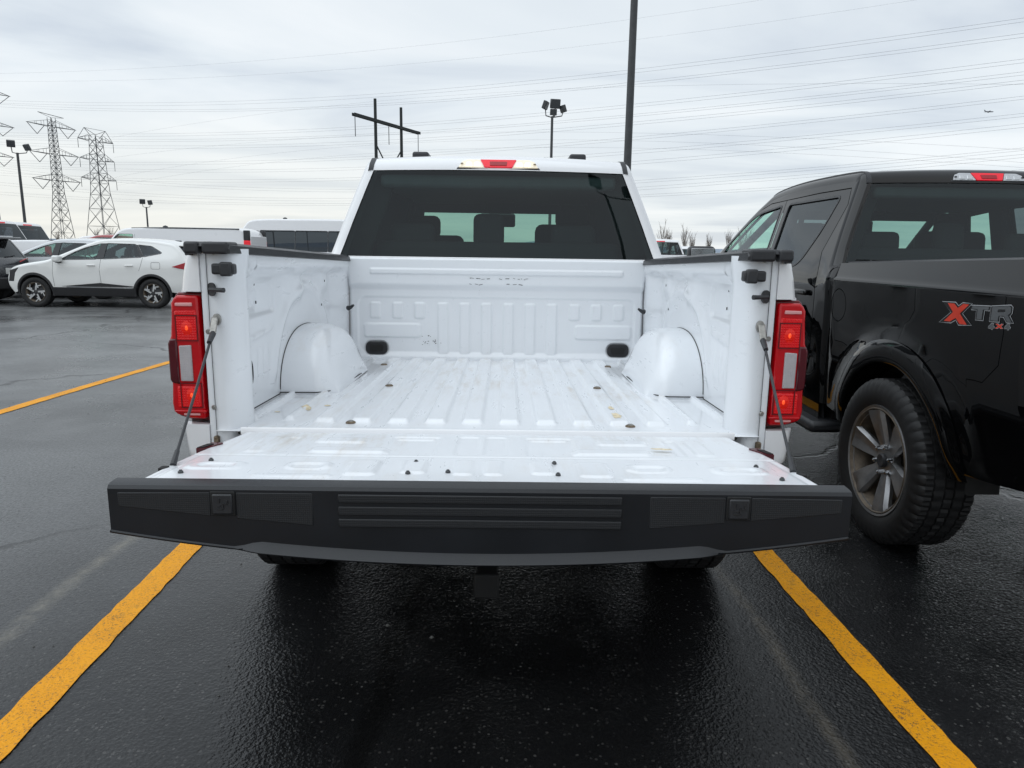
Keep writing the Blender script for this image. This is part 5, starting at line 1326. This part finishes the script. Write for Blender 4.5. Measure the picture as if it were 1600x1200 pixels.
light_pole('tall dark pole right of the white pickup roof, running out of the picture', (2.675, 14, 0), 11.5, .092, [(-.5, 0, 11.9, R(40), R(25), 1.2), (.5, 0, 11.9, R(-40), R(25), 1.2)])

light_pole('tall light pole behind the camera, mirrored in the rear window of the white pickup', (4.25, -10.5, 0), 11.0, .080, [(-.30, 0, 11.5, R(180), R(20), 1.1), (1.0, 0, 11.4, R(180), R(20), 1.1)])

def lattice_tower(label, loc, rz, H, base, top, arms, peak, vstring=True):
    T = thing('transmission_tower', label, 'pylon', loc, rz)
    zw = arms[-1][0] - 4
    def half(z): return base + (top * 1.5 - base) * min(1, z / zw) if z < zw else top * 1.5 + (top - top * 1.5) * (z - zw) / (H - zw)
    for sx_ in (-1, 1):
        for sy_ in (-1, 1):
            MB().tube([(sx_ * half(z), sy_ * half(z), z) for z in (0, zw, H)], .10, 5).obj('leg', M['galv'], T)
    m = MB(); zs = [0]
    while zs[-1] < H - 1: zs.append(min(H, zs[-1] + max(1.7, half(zs[-1]) * 1.75)))
    for a, b_ in zip(zs[:-1], zs[1:]):
        ha, hb = half(a), half(b_)
        for k in range(4):
            c = [(-1, -1), (1, -1), (1, 1), (-1, 1)]; p, q = c[k], c[(k + 1) % 4]
            m.bar((p[0] * ha, p[1] * ha, a), (q[0] * hb, q[1] * hb, b_), .09); m.bar((q[0] * ha, q[1] * ha, a), (p[0] * hb, p[1] * hb, b_), .09)
            if a > 0: m.bar((p[0] * ha, p[1] * ha, a), (q[0] * ha, q[1] * ha, a), .09)
    tag(m.obj('lattice_bracing', M['galv'], T, flat=True), None, None, None, 'stuff')
    for (z, al) in arms:
        for sg in (-1, 1):
            m = MB(); h = half(z); tip = (sg * al, 0, z + .2)
            for sy_ in (-1, 1):
                m.bar((sg * h, sy_ * h, z), tip, .16); m.bar((sg * h, sy_ * h, z + 2.2), tip, .10)
                for t in (.3, .6):
                    p = Vector((sg * h, sy_ * h, z)).lerp(Vector(tip), t); q = Vector((sg * h, sy_ * h, z + 2.2)).lerp(Vector(tip), t); m.bar(p, q, .07)
            A = m.obj('cross_arm', M['galv'], T, flat=True)
            m = MB()
            if vstring:
                c = sg * (al * .62)
                m.tube([(sg * al * .95, 0, z), (c, 0, z - 3.2)], .11, 5); m.tube([(sg * al * .30, 0, z), (c, 0, z - 3.2)], .11, 5)
            else: m.tube([(sg * al, 0, z), (sg * al, 0, z - 3.0)], .09, 5)
            m.obj('insulator', M['steel'], A)
    m = MB()
    if peak == 'bar':
        m.bar((-4.8, 0, H + 1.2), (4.8, 0, H + .6), .16); m.bar((-4.8, 0, H + 1.2), (0, 0, H), .1); m.bar((4.8, 0, H + .6), (0, 0, H), .1)
    else:
        for sg in (-1, 1):
            m.bar((sg * 4.4, 0, H + 2), (sg * top, 0, H - 1), .12); m.bar((sg * 4.4, 0, H + 2), (0, 0, H + .2), .12); m.bar((sg * 4.4, 0, H + 2), (sg * arms[0][1], 0, arms[0][0] + .2), .12)
        m.bar((-4.4, 0, H + 2), (4.4, 0, H + 2), .10)
    m.obj('tower_peak', M['galv'], T, flat=True)
    return T
lattice_tower('lattice pylon with long slanted arms, left of the two pylons over the parked cars', (-160.2, 262, 0), R(70), 44.6, 2.9, .85, [(41.6, 9.4), (32.2, 9.6), (23.2, 9.4)], 'bar')
lattice_tower('lattice pylon with a flared base, right of the two pylons over the parked cars', (-144.2, 260, 0), R(72), 38.6, 4.3, 1.4, [(36.6, 7.3), (30.2, 7.2), (23.6, 7.4)], 'horn', False)
lattice_tower('lattice pylon at the left edge, only the right ends of its arms in view', (-181.6, 257, 0), R(66), 56, 2.2, .8, [(52.2, 11.2), (41.6, 11.4), (31.2, 10.2)], 'bar')

def h_frame():
    T = thing('utility_pole', 'dark wooden H shaped utility pole behind the white pickup roof', 'utility pole', (-16.2, 90, 0))
    B = Vector((2.4, 5.3, 0)); d = B.normalized()
    for k in (0, 1): MB().tube([B * k, B * k + Vector((0, 0, 19.3))], [.24, .18], 10).obj('post', M['wood'], T)
    for s_ in (-.16, .16):
        o = Vector((d.y, -d.x, 0)) * s_
        MB().bar(B * .5 - d * 7.4 + Vector((0, 0, 16.75)) + o, B * .5 + d * 7.4 + Vector((0, 0, 16.75)) + o, .12, .34).obj('crossbeam', M['wood'], T)
    MB().bar(Vector((0, 0, 14.0)), B * .5 + Vector((0, 0, 11.0)), .12).obj('brace', M['wood'], T); MB().bar(B + Vector((0, 0, 14.0)), B * .5 + Vector((0, 0, 11.0)), .12).obj('brace', M['wood'], T)
    for t in (-7.1, 0, 7.1):
        p = B * .5 + d * t + Vector((0, 0, 16.6)); MB().tube([p, p - Vector((0, 0, 2.3))], .05, 6).obj('insulator', M['galv'], T)
h_frame()

ORD = {2: ('upper', 'lower'), 4: ('top', 'second', 'third', 'bottom')}
WIRES = {
'a':('%s faint thin wire in the highest pair across the sky', [[(-64.8, 95.0, 22.56), (-18.18, 83.19, 22.75), (23.41, 68.97, 24.41)], [(-64.91, 95.0, 21.63), (-18.23, 83.19, 21.07), (34.91, 63.72, 22.93)]]),
'b':('%s dark power line in the bundle of four just under the highest faint pair', [[(-162.56, 240.0, 46.01), (-42.62, 196.12, 40.45), (75.76, 110.0, 35.89)], [(-162.66, 240.0, 45.24), (-42.64, 196.12, 39.65), (75.83, 110.0, 35.37)], [(-162.7, 240.0, 44.85), (-42.69, 196.12, 38.06), (76.07, 110.0, 33.8)], [(-162.79, 240.0, 44.07), (-42.7, 196.12, 37.58), (76.15, 110.0, 33.27)]]),
'c':('%s power line in the close pair under the upper bundle of four', [[(-160.35, 235.0, 35.5), (-42.5, 194.5, 32.33), (80.0, 115.0, 31.55)], [(-160.44, 235.0, 34.73), (-42.51, 194.5, 31.69), (80.09, 115.0, 31.0)]]),
'd':('%s power line in the middle bundle of four across the sky', [[(-163.87, 240.0, 35.03), (-43.64, 199.5, 31.14), (83.71, 120.0, 30.9)], [(-163.96, 240.0, 34.24), (-43.65, 199.5, 30.65), (83.78, 120.0, 30.41)], [(-164.08, 240.0, 33.25), (-43.69, 199.5, 29.33), (83.89, 120.0, 29.63)], [(-164.17, 240.0, 32.46), (-43.71, 199.5, 28.66), (83.97, 120.0, 29.14)]]),
'e':('%s power line in the close pair passing just above the small airplane', [[(-171.55, 250.0, 28.75), (-45.61, 207.81, 26.32), (87.71, 125.0, 28.23)], [(-171.65, 250.0, 27.92), (-45.63, 207.81, 25.63), (87.78, 125.0, 27.72)]]),
'f':('%s power line in the bundle passing just below the small airplane', [[(-175.13, 255.0, 27.81), (-46.79, 212.81, 24.06), (91.58, 130.0, 26.4)], [(-175.2, 255.0, 27.17), (-46.81, 212.81, 23.35), (91.66, 130.0, 25.86)], [(-175.46, 255.0, 25.03), (-46.87, 212.81, 21.19), (91.84, 130.0, 24.67)], [(-175.56, 255.0, 24.18), (-46.89, 212.81, 20.47), (91.94, 130.0, 24.03)]]),
'g':('%s power line in the low bundle above the black pickup roof', [[(-178.66, 260.0, 27.23), (-48.06, 217.81, 18.33), (95.95, 135.0, 21.27)], [(-178.77, 260.0, 26.36), (-48.08, 217.81, 17.59), (96.02, 135.0, 20.81)], [(-179.26, 260.0, 22.21), (-48.14, 217.81, 15.74), (96.12, 135.0, 20.13)], [(-179.36, 260.0, 21.33), (-48.16, 217.81, 14.99), (96.2, 135.0, 19.56)]]),
'h':('%s power line in the lowest pair, closest to the black pickup roof', [[(-181.02, 262.0, 19.05), (-48.84, 220.82, 14.42), (100.05, 140.0, 17.97)], [(-181.13, 262.0, 18.16), (-48.86, 220.82, 13.86), (100.13, 140.0, 17.37)]]),
'x':('%s thin wire rising from the flared pylon and sloping down to the right', [[(-125.65, 235.78, 34.59), (-44.83, 206.12, 40.24), (84.0, 120.0, 28.95)], [(-125.46, 235.54, 28.51), (-41.19, 204.5, 31.77), (85.51, 120.0, 18.79)], [(-125.51, 235.38, 22.38), (-41.26, 204.5, 29.05), (85.81, 120.0, 16.76)], [(-125.24, 235.21, 19.79), (-41.32, 204.5, 26.84), (85.93, 120.0, 15.95)]])}
for k, (lab, ws) in WIRES.items():
    for p in ws:
        A = np.array(p); xm = (A[1, 0] - A[0, 0]) / (A[2, 0] - A[0, 0])
        pts = []
        for t in np.linspace(-.12 if k != 'x' else 0, 1.10, 26):
            l0 = (t - xm) * (t - 1) / (xm * 1.0); l1 = t * (t - 1) / (xm * (xm - 1)); l2 = t * (t - xm) / (1 - xm)
            pts.append(tuple(A[0] * l0 + A[1] * l1 + A[2] * l2))
        o = MB().tube(pts, {'a': .005, 'x': .013}.get(k, .018), 5).obj('power_line', M['wire'])
        tag(o, lab % ORD[len(ws)][ws.index(p)], 'power line', {'a': 'faint pair of wires highest in the sky', 'b': 'upper bundle of four power lines', 'c': 'close pair under the upper bundle', 'd': 'middle bundle of four power lines', 'e': 'pair of power lines above the airplane', 'f': 'bundle of power lines below the airplane', 'g': 'low bundle of power lines', 'h': 'lowest pair of power lines', 'x': 'thin wires sloping down from the flared pylon'}[k])

# airplane
T = thing('airplane', 'tiny airliner flying across the cloudy sky at upper right', 'airplane', (1615, 2500, 478), R(180))
MB().tube([(-15, 0, 0), (-13, 0, 0), (-8, 0, 0), (9, 0, 0), (14, 0, .6), (17, 0, 1.2)], [.2, 1.4, 1.9, 1.9, 1.2, .3], 10).obj('fuselage', M['plane'], T)
for sg in (-1, 1):
    MB().add([(-3, 0, -.6), (3, 0, -.6), (8, sg * 16, .8), (6, sg * 16, .8), (-3, 0, -1.1), (3, 0, -1.1), (8, sg * 16, .5), (6, sg * 16, .5)], [(0, 1, 2, 3), (7, 6, 5, 4), (0, 4, 5, 1), (1, 5, 6, 2), (2, 6, 7, 3), (3, 7, 4, 0)]).obj('wing', M['plane'], T)
    MB().tube([(-2.5, sg * 5.5, -1.6), (1.5, sg * 5.5, -1.6)], .9, 8).obj('engine', M['plane'], T)
MB().prism([(10, .8), (16, .8), (18, 6), (15.5, 6)], lambda p: (p[0], -.2, p[1]), lambda p: (p[0], .2, p[1])).obj('tail_fin', M['plane'], T)

# bare trees on the horizon
def bare_tree(label, loc, H, seed, group):
    rs = random.Random(seed); T = thing('bare_tree', label, 'tree', loc, 0, group)
    MB().tube([(0, 0, 0), (.05, 0, H * .3), (0, .05, H * .55)], [.10, .07, .04], 6).obj('trunk', M['bark'], T)
    m = MB()
    for i in range(26):
        z = rs.uniform(.12, .55) * H; a = rs.uniform(0, 6.28); l = rs.uniform(.3, .55) * H; sp = rs.uniform(.15, .38)
        p0 = Vector((0, 0, z)); d = Vector((math.cos(a) * sp, math.sin(a) * sp, 1)).normalized(); p1 = p0 + d * l
        m.tube([p0, p0.lerp(p1, .5) + Vector((rs.uniform(-.1, .1), 0, 0)), p1], [.032, .022, .010], 4, cap=False)
        for j in range(4):
            q = p0.lerp(p1, rs.uniform(.3, .9)); a2 = rs.uniform(0, 6.28); m.tube([q, q + Vector((math.cos(a2) * .35, math.sin(a2) * .35, .9)) * rs.uniform(.5, 1.1)], [.014, .008], 3, cap=False)
    m.obj('crown', M['bark'], T)
i = 0
for (x, y, H) in ((26.4, 120, 6.4), (27.6, 121, 5.4), (30.2, 120, 5.9), (32.5, 124, 4.6), (34.8, 122, 4.3), (37.6, 120, 5.6), (39.2, 118, 5.2), (41.2, 121, 5.9)):
    bare_tree('%s bare leafless tree counted from the left between the two pickups' % ('first', 'second', 'third', 'fourth', 'fifth', 'sixth', 'seventh', 'eighth')[i], (x, y, -.1), H, i, 'bare trees between the pickups'); i += 1
for (x, y, H) in ((-96, 175, 6.0), (-101, 178, 5.2), (-113, 182, 5.0)):
    bare_tree('%s bare leafless tree low by the lattice pylons' % ('rightmost', 'middle', 'leftmost')[i - 8], (x, y, -.1), H, i, 'bare trees by the pylons'); i += 1
# low hills
rs = np.random.RandomState(2); hx = np.linspace(-4200, 4200, 160)
prof = 14 + 9 * np.sin(hx / 520 + 1) + 6 * np.sin(hx / 170) + rs.uniform(-1.5, 1.5, 160)
hill = MB().grid(np.stack([np.c_[hx, 3000 + 0 * hx, -5 + 0 * hx], np.c_[hx, 3100 + 0 * hx, np.maximum(prof * 1.6, 3) - 5], np.c_[hx, 3500 + 0 * hx, -5 + 0 * hx]])).obj('hills', M['hill'], fix=False)
tag(hill, 'low blue grey hills on the horizon', None, None, 'structure')
# pebbles on the asphalt
m = MB(); rs = random.Random(8)
for i in range(260):
    x, y = (rs.uniform(-6, -1.0), rs.uniform(-1.2, 9)) if i % 4 else (rs.uniform(-1.2, 2.4), rs.uniform(-1.2, .4)); r = rs.uniform(.002, .006)
    if i % 23 == 0: r = .010
    m.add([(x - r, y, gz(y) + .001), (x, y - r * .8, gz(y) + .001), (x + r, y + r * .2, gz(y) + .001), (x, y + r, gz(y) + .001), (x, y, gz(y) + r)], [(0, 1, 4), (1, 2, 4), (2, 3, 4), (3, 0, 4)])
tag(m.obj('pebbles', M['stone']), 'small loose pebbles scattered on the asphalt', None, None, 'stuff')
